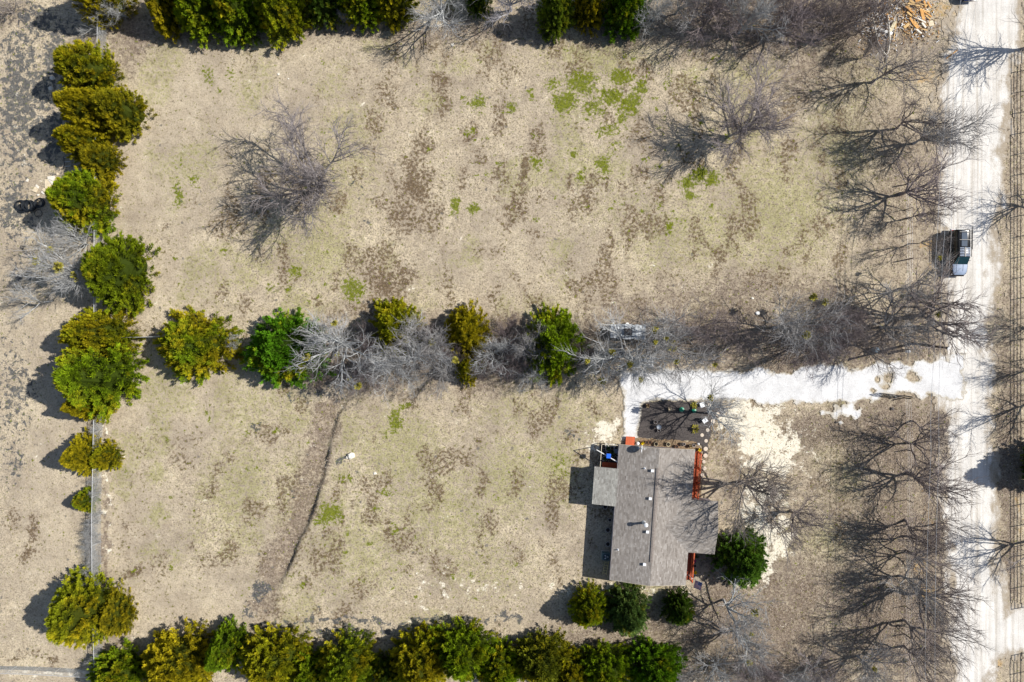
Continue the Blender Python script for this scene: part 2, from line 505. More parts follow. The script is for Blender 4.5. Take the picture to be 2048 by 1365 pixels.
M['green_plastic'] = simple('green_plastic', (0.015, 0.26, 0.15), 0.4, 0, 0.15, 6, 0.02)
M['blue_plastic'] = simple('blue_plastic', (0.01, 0.13, 0.75), 0.45, 0, 0.15, 6, 0.02)
M['yellow'] = simple('yellow_flower', (0.80, 0.62, 0.01), 0.7, 0, 0.2, 12, 0.1)
M['pink'] = simple('pink_flower', (0.75, 0.16, 0.40), 0.7, 0, 0.3, 12, 0.1)
M['terracotta'] = simple('terracotta', (0.30, 0.15, 0.085), 0.85, 0, 0.25, 8, 0.1)
M['potgrey'] = simple('grey_stoneware', (0.40, 0.37, 0.36), 0.8, 0, 0.25, 8, 0.1)
M['potdark'] = simple('dark_pot', (0.05, 0.045, 0.045), 0.6, 0, 0.25, 8, 0.1)
M['potcream'] = simple('cream_pot', (0.62, 0.55, 0.36), 0.6, 0, 0.15, 8, 0.1)
M['dirt_dark'] = simple('pot_soil', (0.03, 0.022, 0.018), 0.95, 0, 0.3, 14, 0.3)
M['carton'] = simple('tan_box', (0.55, 0.43, 0.28), 0.85, 0, 0.1, 4, 0.05)
M['silver'] = simple('silver_car_paint', (0.27, 0.34, 0.47), 0.5, 0.0, 0.05, 4, 0.0, 0.3)
M['car_black'] = simple('black_car_paint', (0.012, 0.013, 0.016), 0.3, 0.0, 0.2, 4, 0.0, 0.5)
M['car_grey'] = simple('grey_cap', (0.20, 0.235, 0.29), 0.45, 0.0, 0.06, 4, 0.0)
M['car_blue'] = simple('blue_car_paint', (0.012, 0.05, 0.26), 0.25, 0.2, 0.08, 4, 0.0)
M['shell'] = simple('blue_grey_shell', (0.10, 0.125, 0.165), 0.8, 0, 0.08, 4, 0, 0.1)
M['red_light'] = simple('red_lens', (0.55, 0.02, 0.015), 0.3, 0, 0.1, 4, 0)
M['lens'] = simple('clear_lens', (0.65, 0.68, 0.72), 0.15, 0, 0.1, 4, 0)
M['ac'] = simple('ac_green_grey', (0.10, 0.17, 0.19), 0.5, 0.1, 0.15, 8, 0.05)
M['ladder'] = simple('yellow_fibreglass', (0.80, 0.68, 0.34), 0.6, 0, 0.15, 8, 0.05)
M['flag_red'] = simple('flag_red', (0.50, 0.02, 0.05), 0.9, 0, 0.05, 4, 0)
M['flag_white'] = simple('flag_white', (0.78, 0.76, 0.78), 0.9, 0, 0.05, 4, 0)
M['flag_blue'] = simple('flag_blue', (0.012, 0.035, 0.22), 0.9, 0, 0.05, 4, 0)
M['patio'] = simple('patio_boards', (0.075, 0.06, 0.055), 0.9, 0, 0.3, 5, 0.2)
M['rock_dark'] = simple('clod', (0.10, 0.09, 0.085), 0.95, 0, 0.3, 8, 0.4)

# ------------------------------------------------------------------ ground
def E(px, py, L, soft=0.45):
    """max of soft ellipses (cx,cy,rx,ry[,w]) in photo pixels"""
    f = np.zeros(px.shape)
    for e in L:
        cx, cy, rx, ry = e[:4]; w = e[4] if len(e) > 4 else 1.0
        d = np.hypot((px - cx) / rx, (py - cy) / ry)
        f = np.maximum(f, w * sstep(1.7, 0.15, d))
    return f

GREEN = [(1165,165,34,26),(1128,202,28,24),(1222,193,27,20),(1262,205,17,26),(1280,178,14,16),(1240,152,30,15),(1188,218,18,22,.8),(1242,232,14,20,.85),(1215,262,30,12,.7),(1105,170,14,16,.7),
 (955,206,20,13),(1062,196,9,5),(1022,214,12,16,.8),(925,200,8,5,.8),(1060,180,10,4),(1210,331,14,22),(1076,322,16,10,.9),(1145,306,9,11),(1165,350,9,12,.8),(1235,290,12,8,.7),
 (910,410,11,20),(947,416,12,11),(1376,368,14,18),(1404,350,22,15),(1386,394,14,11),(1428,362,12,12),(1338,460,7,15),(1350,425,6,5),(1420,410,6,6),
 (706,580,22,27,.85),(588,541,16,10,.8),(573,580,10,10,.8),(541,575,9,13,.65),(655,570,6,4,.7),(661,1025,24,21),(640,1040,10,15,.8),(790,842,16,24,.85),(812,812,16,8,.8),(753,1019,12,6,.9),(775,990,16,9,.6),(694,955,12,10,.7),
 (356,386,13,30,.7),(391,360,12,16,.7),(416,148,14,20,.6),(355,322,7,14,.6),(458,148,10,14,.45),(435,180,8,7,.6),(829,1192,4,3,1),(1122,928,32,26,.38),(500,575,6,5,.5),(650,505,6,6,.5),(1315,338,9,10,.6),(1320,410,8,9,.5),(975,345,7,6,.7),(935,265,7,6,.7),(800,303,6,4,.8),(645,268,5,4,.8),(860,300,5,4,.9),(907,1155,6,6,.7),(350,1330,6,4,.4)]
_rg = random.Random(77)
for (n_, xa, xb, ya, yb) in ((90, 880, 1460, 95, 470), (45, 560, 1130, 800, 1200), (30, 330, 700, 120, 620), (25, 240, 620, 830, 1200), (14, 1300, 1420, 130, 260)):
    for _ in range(n_):
        q = _rg.uniform(3, 7)
        GREEN.append((_rg.uniform(xa, xb), _rg.uniform(ya, yb), q, q * _rg.uniform(.6, 1.1), _rg.uniform(.5, .85)))
OLIVE = [(700,330,60,120,.5),(640,500,90,80,.7),(560,480,60,60,.5),(700,250,70,60,.55),(1200,110,120,36,.8),(980,110,30,22,.7),(920,130,30,20,.6),(1510,140,70,40,.7),(1480,200,60,60,.5),(1400,470,170,90,.6),(1560,420,130,140,.7),(1690,280,90,130,.7),(1730,150,80,60,.6),
 (800,900,110,90,.7),(880,1020,120,110,.65),(720,1100,130,110,.6),(600,1000,70,120,.6),(480,980,70,120,.65),(400,1060,40,60,.4),(320,950,26,22,.8),(310,1030,28,24,.8),(300,1110,26,24,.6),(345,1110,20,15,.6),(1020,960,80,90,.7),(1110,940,50,90,.75),(960,1130,120,80,.5),(700,860,60,50,.6),(520,840,60,40,.4),(305,305,14,30,.6),(350,400,25,50,.4),
 (1690,960,60,70,.7),(1660,1080,70,60,.7),(1640,1010,40,50,.5),(1150,680,60,60,.3),(560,1150,60,60,.4),(430,600,60,40,.25),(1250,420,120,80,.35),(1040,820,120,50,.5),(1170,840,70,60,.5),(850,560,60,30,.3)]
BROWN = [(832,360,26,55,1),(800,430,28,40,.8),(850,290,20,24,.8),(876,165,22,26,.8),(772,185,26,34,.7),(1052,345,18,34,.95),(1028,410,16,32,.9),(1012,440,14,20,.7),(1146,366,11,26,.85),(1180,402,12,26,.75),(1216,480,11,34,.85),(1258,490,10,32,.7),(1150,432,14,14,.6),(1068,470,13,20,.7),(942,268,22,20,.7),(886,222,16,22,.7),(960,312,20,16,.6),(990,385,10,20,.5),
 (775,575,40,30,.95),(815,552,17,24,.9),(740,610,50,22,.7),(742,545,14,20,.7),(990,588,13,18,.7),(1062,575,12,14,.5),(484,622,18,24,.6),(446,585,13,18,.6),(335,460,12,16,.6),(330,500,8,10,.5),(520,510,12,14,.5),(465,690,10,10,.3),(905,660,40,18,.5),(690,625,40,18,.5),
 (872,965,18,46,.75),(932,918,20,15,.8),(978,1042,22,26,.7),(776,1062,12,26,.8),(820,1020,8,10,.5),(268,1140,20,13,.9),(248,1055,12,15,.7),(66,1060,16,30,.9),(62,1108,18,16,.9),(20,1040,16,30,.6),(25,1315,20,9,.7),(65,1315,18,9,.7),(105,1325,14,10,.7),(360,885,14,12,.5),(250,740,12,16,.4),(610,1040,30,50,.6),(590,1110,30,40,.6),(545,1215,30,26,.6),(560,1130,14,22,.6),
 (1150,120,18,14,.3),(1020,140,20,26,.5),(1085,385,10,14,.4),(1235,150,10,10,.3),(1300,300,14,12,.5),(1260,280,20,14,.5),(1330,560,60,14,.4),(1450,620,60,20,.6),(1010,650,30,30,.8)]
LITTER = [(680,720,90,70,.95),(800,705,120,75,1.1),(980,705,90,70,1.2),(1100,700,90,65,.8),(1280,680,140,80,.85),(1450,670,110,75,.95),(1600,690,90,60,1),(1740,680,110,60,1),(1830,660,60,90,.8),(1370,600,120,30,.55),(1480,590,90,40,.7),(1640,600,90,50,.7),
 (1500,40,230,62,1),(1720,60,130,70,.95),(1640,150,110,70,.6),(1740,260,90,90,.45),(1800,400,80,150,.5),(1230,60,90,40,.8),(1040,70,130,24,.6),(900,62,120,22,.7),(700,60,130,20,.8),(430,72,160,22,.8),(270,70,60,45,.75),(255,120,24,30,.5),
 (1660,860,90,50,1),(1780,880,110,90,1),(1650,980,90,110,.5),(1780,1050,110,130,.85),(1640,1180,150,90,.75),(1780,1240,130,130,1),(1500,1270,190,80,.95),(1560,1340,200,60,.9),(1640,1080,80,80,.35),(1320,1240,170,40,.85),(1220,1270,130,26,.8),(1450,1210,70,50,.85),(1425,1110,40,60,.8),(1450,950,34,90,.5),(1860,850,40,60,.7),(1860,1000,40,200,.75),(1860,1280,40,120,.6),(1400,1330,200,40,.9),
 (2018,900,26,320,.85),(2025,300,26,260,.4),(2018,1130,24,80,.9),(1010,1285,230,12,.5),(700,1290,180,12,.5),(230,1290,40,20,.6),(208,1100,10,80,.85),(210,1000,10,40,.7),(205,860,8,40,.4),(30,30,40,26,.6),(1590,850,26,22,.4),(1620,930,30,40,.4),(740,770,60,24,.5),(1010,770,60,20,.5),(620,790,40,14,.4)]
PATCH_SHADE = [(30,780,50,130,.62),(25,930,40,60,.55),(30,560,40,60,.5),(70,40,70,50,.75),(140,60,40,40,.6),(40,200,60,190,.78),(30,420,50,90,.72),(110,120,40,90,.8),(110,280,30,120,.7),(30,760,45,120,.45),(40,880,50,60,.42),(20,960,30,50,.4),(100,300,30,60,.5),(90,170,30,60,.6),(620,790,70,20,.6),(680,810,30,20,.5),(520,1180,30,20,.9),(500,1230,24,20,.7),(520,1270,24,14,.7),(570,1250,30,22,.7),(720,1262,80,16,.5),(640,1216,16,8,.6),(900,1250,130,14,.5),(1010,1232,40,16,.5),(960,1225,30,12,.5),(585,990,18,24,.45),(515,855,14,14,.7),(1290,110,60,16,.4),(1420,130,60,20,.4),(1000,75,60,14,.4),(1150,870,16,10,.6),(690,910,14,8,.9),(1655,1270,60,22,.45),(1600,1310,40,16,.4),(740,330,20,20,.3),(720,370,30,26,.4),(735,440,16,20,.5),(60,500,40,40,.3),(1310,800,10,6,.5)]  # dark ground patches; top-left ellipses paint the cedar shadow into the colour
CREAM = [(1512,838,64,48,.95),(1545,900,72,50,.92),(1500,1165,40,14,.8),(1585,900,20,24,.7),(1515,1130,34,40,.9),(1545,1080,46,60,.8),(1525,1010,40,60,.75),(1215,860,34,22,.75),(1190,890,24,26,.6),(1180,905,14,16,.5),(1200,1176,190,10,.45),(900,1180,120,50,.3),(1480,830,30,20,.6),(30,290,30,60,.25),(260,1340,200,10,.3),(90,1352,110,6,.5),(212,850,6,40,.6),(216,1000,5,120,.5),(205,890,6,40,.3),(1320,1190,100,6,.5),(1050,1290,160,10,.3),(1570,950,20,30,.5)]
ORANGE = [(1853,1185,12,22,1),(1845,1130,12,40,.7),(1852,1040,10,40,.5),(1855,490,20,14,.75),(1862,520,14,20,.6),(1870,610,14,24,.6),(1838,960,8,30,.5),(1998,230,10,90,.75),(1996,300,8,40,.6),(1835,150,60,26,.6),(1900,25,30,20,.6),(1360,510,24,14,.35),(1990,1320,22,40,.8),(2046,1000,6,160,.6),(1880,950,6,90,.4)]
SMOOTH = [(420,200,220,110,1),(300,330,120,200,1),(330,560,120,120,.9),(600,150,140,90,.6),(350,800,160,110,.9),(260,1000,80,160,.8),(360,1200,170,70,.9),(110,1000,80,400,.8),(60,650,70,120,.7),(1000,500,120,90,.35)]
DITCH = [(700,785),(672,830),(655,880),(647,930),(640,965),(625,1010),(612,1050),(590,1090),(572,1140),(552,1190),(545,1235)]

def ground_height(X, Y, px, py):
    z = -0.05 * fbm(X * 0.35, Y * 0.35, 3, 3) - 0.025 * vnoise(X * 1.6, Y * 1.6, 5)
    # erosion channel: abrupt east bank, gentle west side
    d = line_d(px, py, DITCH)
    # side (east positive)
    pts = np.array(DITCH, dtype=float)
    xc = np.interp(py, pts[:, 1], pts[:, 0])
    s = px - xc
    along = sstep(760, 830, py) * (1 - sstep(1110, 1250, py))
    wig = (fbm(Y * 0.9, X * 0 + 3.3, 11, 3) - 0.5) * 9
    s = s + wig
    prof = np.where(s > 0, 1 - sstep(0, 8, s), 1 - sstep(0, 50, -s))
    z = z - 0.38 * prof * along * (0.55 + 0.9 * vnoise(Y * 0.5, X * 0 + 1.7, 8))
    # shallow furrows crossing the upper field
    return z

xs_f = np.arange(-59, 59.01, 0.2); ys_f = np.arange(-40.4, 40.41, 0.2)
out = np.array([62, 68, 80, 110, 180, 400, 900, 2200.])
xs = np.concatenate([-out[::-1], xs_f, out]); outy = np.array([43, 50, 62, 90, 180, 400, 900, 2200.])
ys = np.concatenate([-outy[::-1], ys_f, outy])
GX, GY = np.meshgrid(xs, ys)
gpx, gpy = PX(GX, GY)
# jitter the lookup so patch outlines are ragged
jx = gpx + (fbm(GX * 0.8, GY * 0.8, 21, 3) - 0.5) * 46
jy = gpy + (fbm(GX * 0.8, GY * 0.8, 31, 3) - 0.5) * 46
def fields(px, py, X, Y):
    f = {}
    f['green'] = E(px, py, GREEN); f['olive'] = E(px, py, OLIVE); f['brown'] = E(px, py, BROWN)
    f['litter'] = E(px, py, LITTER); f['patch_shade'] = E(px, py, PATCH_SHADE); f['cream'] = E(px, py, CREAM)
    f['orange'] = E(px, py, ORANGE); f['smooth'] = E(px, py, SMOOTH)
    # soft ditch bed colour and random background patches
    xc = np.interp(py, [p[1] for p in DITCH], [p[0] for p in DITCH])
    bed = (1 - sstep(10, 46, np.abs(px - xc + 18))) * sstep(770, 820, py) * (1 - sstep(1200, 1260, py))
    f['brown'] = np.maximum(f['brown'], bed * 0.5)
    f['litter'] = np.maximum(f['litter'], bed * 0.68)
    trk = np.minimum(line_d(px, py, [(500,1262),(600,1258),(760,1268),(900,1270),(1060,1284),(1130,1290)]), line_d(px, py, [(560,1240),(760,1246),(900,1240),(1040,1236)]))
    f['patch_shade'] = np.maximum(f['patch_shade'], 0.72 * (1 - sstep(2, 9, trk)))
    inn = ((px > 230) & (px < 1700)).astype(float)
    f['brown'] = np.maximum(f['brown'], inn * 0.62 * (1 - 0.85 * f['smooth']) * sstep(0.50, 0.72, fbm(X * 0.5, Y * 0.35, 41, 3)))
    f['olive'] = np.maximum(f['olive'], 0.55 * inn * sstep(0.52, 0.7, fbm(X * 0.2, Y * 0.2, 51, 3)))
    f['green'] = np.maximum(f['green'], inn * 0.8 * sstep(0.78, 0.84, fbm(X * 0.9, Y * 0.9, 61, 2)) * sstep(0.45, 0.6, f['olive'] + 0.2))
    return f
F = fields(jx, jy, GX, GY)
# green patches want tighter outlines
F['green'] = E(gpx + (jx - gpx) * 0.5, gpy + (jy - gpy) * 0.5, GREEN)
GZ = ground_height(GX, GY, gpx, gpy)
ny, nx = GX.shape
gv = np.stack([GX, GY, GZ], -1).reshape(-1, 3)
ii = np.arange(ny * nx).reshape(ny, nx)
gf = np.stack([ii[:-1, :-1], ii[:-1, 1:], ii[1:, 1:], ii[1:, :-1]], -1).reshape(-1, 4)
fa = np.stack([F['green'], F['brown'], F['litter'], F['patch_shade']], -1).reshape(-1, 4)
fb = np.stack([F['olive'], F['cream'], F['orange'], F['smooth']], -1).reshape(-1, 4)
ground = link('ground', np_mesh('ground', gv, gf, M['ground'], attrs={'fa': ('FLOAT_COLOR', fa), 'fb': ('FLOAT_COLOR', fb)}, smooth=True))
tag(ground, 'dry tan winter pasture with green and brown patches', 'ground', kind='structure')

def gz(x, y):
    px, py = PX(np.array([x], dtype=float), np.array([y], dtype=float))
    return float(ground_height(np.array([x], dtype=float), np.array([y], dtype=float), px, py)[0])

def sheet(name, field_fn, x0, x1, y0, y1, step, z, mat, label, kind='structure'):
    """ragged-edged sheet: cells where field > 0"""
    xs = np.arange(x0, x1, step); ys = np.arange(y0, y1, step)
    X, Y = np.meshgrid(xs, ys)
    px, py = PX(X, Y)
    f = field_fn(px, py, X, Y)
    fc = (f[:-1, :-1] + f[1:, :-1] + f[:-1, 1:] + f[1:, 1:]) / 4
    ny, nx = X.shape
    ii = np.arange(ny * nx).reshape(ny, nx)
    q = np.stack([ii[:-1, :-1], ii[:-1, 1:], ii[1:, 1:], ii[1:, :-1]], -1)[fc > 0]
    used, inv = np.unique(q.ravel(), return_inverse=True)
    v = np.stack([X, Y, np.full(X.shape, z)], -1).reshape(-1, 3)[used]
    v[:, 2] += 0.012 * fbm(v[:, 0] * .7, v[:, 1] * .7, 71, 3)
    e = np.clip(f.ravel()[used], 0, 1)
    o = link(name, np_mesh(name, v, inv.reshape(-1, 4), mat, attrs={'edge': ('FLOAT', e)}, smooth=True))
    return tag(o, label, name.replace('_', ' '), kind=kind)

ROAD = [(1915,-260),(1912,-20),(1906,60),(1900,130),(1884,180),(1882,240),(1890,330),(1884,420),(1892,480),(1892,580),(1888,680),(1880,760),(1890,860),(1886,960),(1888,1060),(1896,1160),(1902,1260),(1908,1365),(1905,1620),
        (1975,1620),(1978,1365),(1986,1315),(2012,1304),(2050,1304),(2200,1304),(2200,1222),(2050,1222),(2014,1216),(2004,1190),(1995,1130),(1992,1040),(1988,960),(1984,880),(1978,800),(1976,720),(1983,620),(1990,560),(1993,470),(2000,400),(2010,300),(2016,200),(2026,120),(2044,60),(2052,-20),(2052,-260)]
def f_road(px, py, X, Y):
    sdv = poly_sd(px, py, ROAD) / 18.0
    n = fbm(X * 1.2, Y * 0.5, 81, 4) - 0.5
    n2 = fbm(X * 4, Y * 3, 85, 2) - 0.5
    return (sdv + 0.55 + n * 3.0 + n2 * 1.1) / 2.0
sheet('road', f_road, P(1850, 0).x, P(2200, 0).x, P(0, 1620).y, P(0, -260).y, 0.13, 0.008, M['road'], 'pale gravel road running along the right side')

DRIVE = [(1243,738),(1300,742),(1330,736),(1400,735),(1450,742),(1500,736),(1545,742),(1590,738),(1640,728),(1700,735),(1730,728),(1760,724),(1800,722),(1840,726),(1870,720),(1900,712),(1930,706),(1930,806),(1900,800),(1880,792),(1850,792),(1820,786),(1806,782),(1790,792),(1765,786),(1740,800),(1700,806),(1600,806),(1445,803),(1300,802),(1285,806),(1281,820),(1276,880),(1243,880),(1248,840),(1246,790),(1240,765)]
DPATCH = [(1690,820,22,14),(1668,832,10,12),(1712,828,10,8),(1746,797,12,10),(1655,826,8,6),(1680,845,7,6)]
DHOLE = [(1776,752,10,9),(1755,758,6,5),(1824,757,10,8),(1768,775,10,5),(1748,782,8,5)]
def f_drive(px, py, X, Y):
    a = poly_sd(px, py, DRIVE) / 18.0
    for cx, cy, rx, ry in DPATCH:
        a = np.maximum(a, (1.1 - np.hypot((px - cx) / rx, (py - cy) / ry)) * 0.5)
    for cx, cy, rx, ry in DHOLE:
        a = np.minimum(a, (np.hypot((px - cx) / rx, (py - cy) / ry) - 1.0) * 0.5)
    am = 0.4 + 0.9 * sstep(1300, 1600, px)
    n = fbm(X * 0.9, Y * 0.9, 91, 4) - 0.5
    n2 = fbm(X * 3.5, Y * 3.5, 95, 2) - 0.5
    return (a + n * 1.3 * am + n2 * 0.4) / 0.55
sheet('driveway', f_drive, P(1225, 0).x, P(1935, 0).x, P(0, 890).y, P(0, 705).y, 0.11, 0.026, M['drive'], 'white gravel driveway from the road to the house')

BED = [(1283,805),(1300,803),(1445,804),(1449,826),(1436,838),(1424,850),(1421,866),(1416,900),(1411,912),(1404,896),(1392,884),(1275,876),(1278,850)]
def f_bed(px, py, X, Y):
    return (poly_sd(px, py, BED) / 18.0 + (fbm(X * 2, Y * 2, 99, 3) - 0.5) * 0.5) / 0.4
sheet('garden_bed', f_bed, P(1265, 0).x, P(1455, 0).x, P(0, 915).y, P(0, 795).y, 0.11, 0.016, M['mulch'], 'dark mulch garden bed north of the house')
SOIL = [(1272,876),(1392,884),(1402,896),(1404,1010),(1390,1010),(1392,902),(1272,891)]
def f_soil(px, py, X, Y):
    return (poly_sd(px, py, SOIL) / 18.0 + (fbm(X * 2, Y * 2, 103, 3) - 0.5) * 0.4) / 0.4
sheet('soil_strip', f_soil, P(1262, 0).x, P(1410, 0).x, P(0, 1015).y, P(0, 870).y, 0.11, 0.030, M['soil'], 'brown soil strip along the north wall of the house')

# ------------------------------------------------------------------ small ground cover (uncountable stuff)
rng = np.random.default_rng(11)
def sample_field(name, x, y):
    ix = np.clip(np.searchsorted(xs_f, x), 0, len(xs_f) - 1) + len(out)
    iy = np.clip(np.searchsorted(ys_f, y), 0, len(ys_f) - 1) + len(outy)
    return (F[name][iy, ix] if name != 'z' else GZ[iy, ix])
def off_hard(x, y):
    px, py = PX(x, y)
    bad = (poly_sd(px, py, ROAD) > -4) | (poly_sd(px, py, DRIVE) > 0) | ((px > 1180) & (px < 1440) & (py > 885) & (py < 1175))
    return ~bad
def tufts(name, n, weight, hgt, wid, blades, mat, label, cat, tmix=None):
    x = rng.uniform(-58, 58, n * 4); y = rng.uniform(-39.5, 39.5, n * 4)
    w = weight(x, y)
    keep = (rng.random(n * 4) < w) & off_hard(x, y)
    x = x[keep][:n]; y = y[keep][:n]; n = len(x)
    z = sample_field('z', x, y) - 0.01
    V = np.zeros((n, blades, 3, 3)); T = np.zeros((n, blades, 3))
    t0 = rng.random(n)
    for b in range(blades):
        a = rng.uniform(0, 6.283, n); s = rng.uniform(0.6, 1.3, n)
        lean = rng.uniform(0.3, 1.2, n)
        ox = rng.normal(0, wid * 1.2, n); oy = rng.normal(0, wid * 1.2, n)
        ca, sa = np.cos(a), np.sin(a)
        V[:, b, 0] = np.stack([x + ox - sa * wid * .5 * s, y + oy + ca * wid * .5 * s, z], -1)
        V[:, b, 1] = np.stack([x + ox + sa * wid * .5 * s, y + oy - ca * wid * .5 * s, z], -1)
        V[:, b, 2] = np.stack([x + ox + ca * lean * hgt * s, y + oy + sa * lean * hgt * s, z + hgt * s], -1)
        T[:, b, :] = np.clip(t0 * 0.7 + rng.random(n) * 0.3, 0, 1)[:, None]
    f = np.arange(n * blades * 3).reshape(-1, 3)
    o = link(name, np_mesh(name, V.reshape(-1, 3), f, mat, attrs={'tint': ('FLOAT', T.ravel())}))
    return tag(o, label, cat, kind='stuff')
m_dry = attr_mat('dry_grass_blades', [(0, (0.24, 0.19, 0.12)), (0.5, (0.45, 0.375, 0.26)), (1, (0.62, 0.54, 0.38))])
m_grn = attr_mat('green_grass_blades', [(0, (0.04, 0.052, 0.003)), (0.6, (0.13, 0.145, 0.010)), (1, (0.27, 0.25, 0.02))])
m_weed = attr_mat('olive_weed_blades', [(0, (0.09, 0.085, 0.035)), (0.6, (0.19, 0.18, 0.06)), (1, (0.33, 0.31, 0.12))])
m_leaf = attr_mat('fallen_leaf', [(0, (0.10, 0.07, 0.05)), (0.5, (0.25, 0.19, 0.13)), (0.8, (0.42, 0.34, 0.26)), (1, (0.66, 0.58, 0.50))])
tufts('dry_grass', 42000, lambda x, y: 0.15 + 0.5 * fbm(x * .3, y * .3, 5, 3) * (1 - 0.6 * sample_field('smooth', x, y)), 0.07, 0.05, 3, m_dry, 'short dry straw-coloured grass over the pasture', 'dry grass')
tufts('green_grass', 15000, lambda x, y: sample_field('green', x, y) ** 2 * 1.2, 0.08, 0.05, 4, m_grn, 'bright green grass clumps in the pasture', 'green grass')
tufts('olive_weeds', 15000, lambda x, y: np.clip(sample_field('olive', x, y), 0, 1) * .5, 0.06, 0.05, 3, m_weed, 'thin olive weeds scattered through dry grass', 'weeds')
def leaves(name, n, mat):
    x = rng.uniform(-58, 58, n * 5); y = rng.uniform(-39.5, 39.5, n * 5)
    w = np.clip(sample_field('litter', x, y), 0, 1)
    keep = (rng.random(n * 5) < w) & off_hard(x, y)
    x = x[keep][:n]; y = y[keep][:n]; n = len(x)
    z = sample_field('z', x, y) + 0.015
    a = rng.uniform(0, 6.283, n); s = rng.uniform(0.03, 0.075, n)
    tx = rng.normal(0, 0.4, n); ty = rng.normal(0, 0.4, n)
    V = np.zeros((n, 4, 3))
    for i, (u, v) in enumerate(((-1, 0), (0, -.6), (1, 0), (0, .6))):
        dx = (u * np.cos(a) - v * np.sin(a)) * s; dy = (u * np.sin(a) + v * np.cos(a)) * s
        V[:, i] = np.stack([x + dx, y + dy, z + dx * tx + dy * ty + 0.02], -1)
    T = np.repeat(np.clip(rng.normal(0.5, 0.3, n), 0, 1), 4)
    o = link(name, np_mesh(name, V.reshape(-1, 3), np.arange(n * 4).reshape(-1, 4), mat, attrs={'tint': ('FLOAT', T)}))
    return tag(o, 'brown leaf litter spread under the bare trees', 'leaf litter', kind='stuff')
leaves('leaf_litter', 60000, m_leaf)

# ------------------------------------------------------------------ trees
def tubes_np(segs, sides):
    """segs (n,8): p0 p1 r0 r1 -> verts, quads"""
    s = np.asarray(segs, dtype=float)
    p0, p1, r0, r1 = s[:, 0:3], s[:, 3:6], s[:, 6], s[:, 7]
    d = p1 - p0; d /= np.linalg.norm(d, axis=1)[:, None] + 1e-9
    ref = np.where(np.abs(d[:, 2:3]) > 0.9, np.array([[1., 0, 0]]), np.array([[0, 0, 1.]]))
    a = np.cross(d, ref); a /= np.linalg.norm(a, axis=1)[:, None] + 1e-9
    b = np.cross(d, a)
    n = len(s)
    V = np.zeros((n, 2, sides, 3))
    for i in range(sides):
        t = 2 * math.pi * i / sides
        o = a * math.cos(t) + b * math.sin(t)
        V[:, 0, i] = p0 + o * r0[:, None]
        V[:, 1, i] = p1 + o * r1[:, None]
    base = (np.arange(n) * 2 * sides)[:, None]
    Fq = np.concatenate([np.stack([base[:, 0] + i, base[:, 0] + (i + 1) % sides, base[:, 0] + sides + (i + 1) % sides, base[:, 0] + sides + i], -1)[:, None] for i in range(sides)], 1)
    return V.reshape(-1, 3), Fq.reshape(-1, 4)

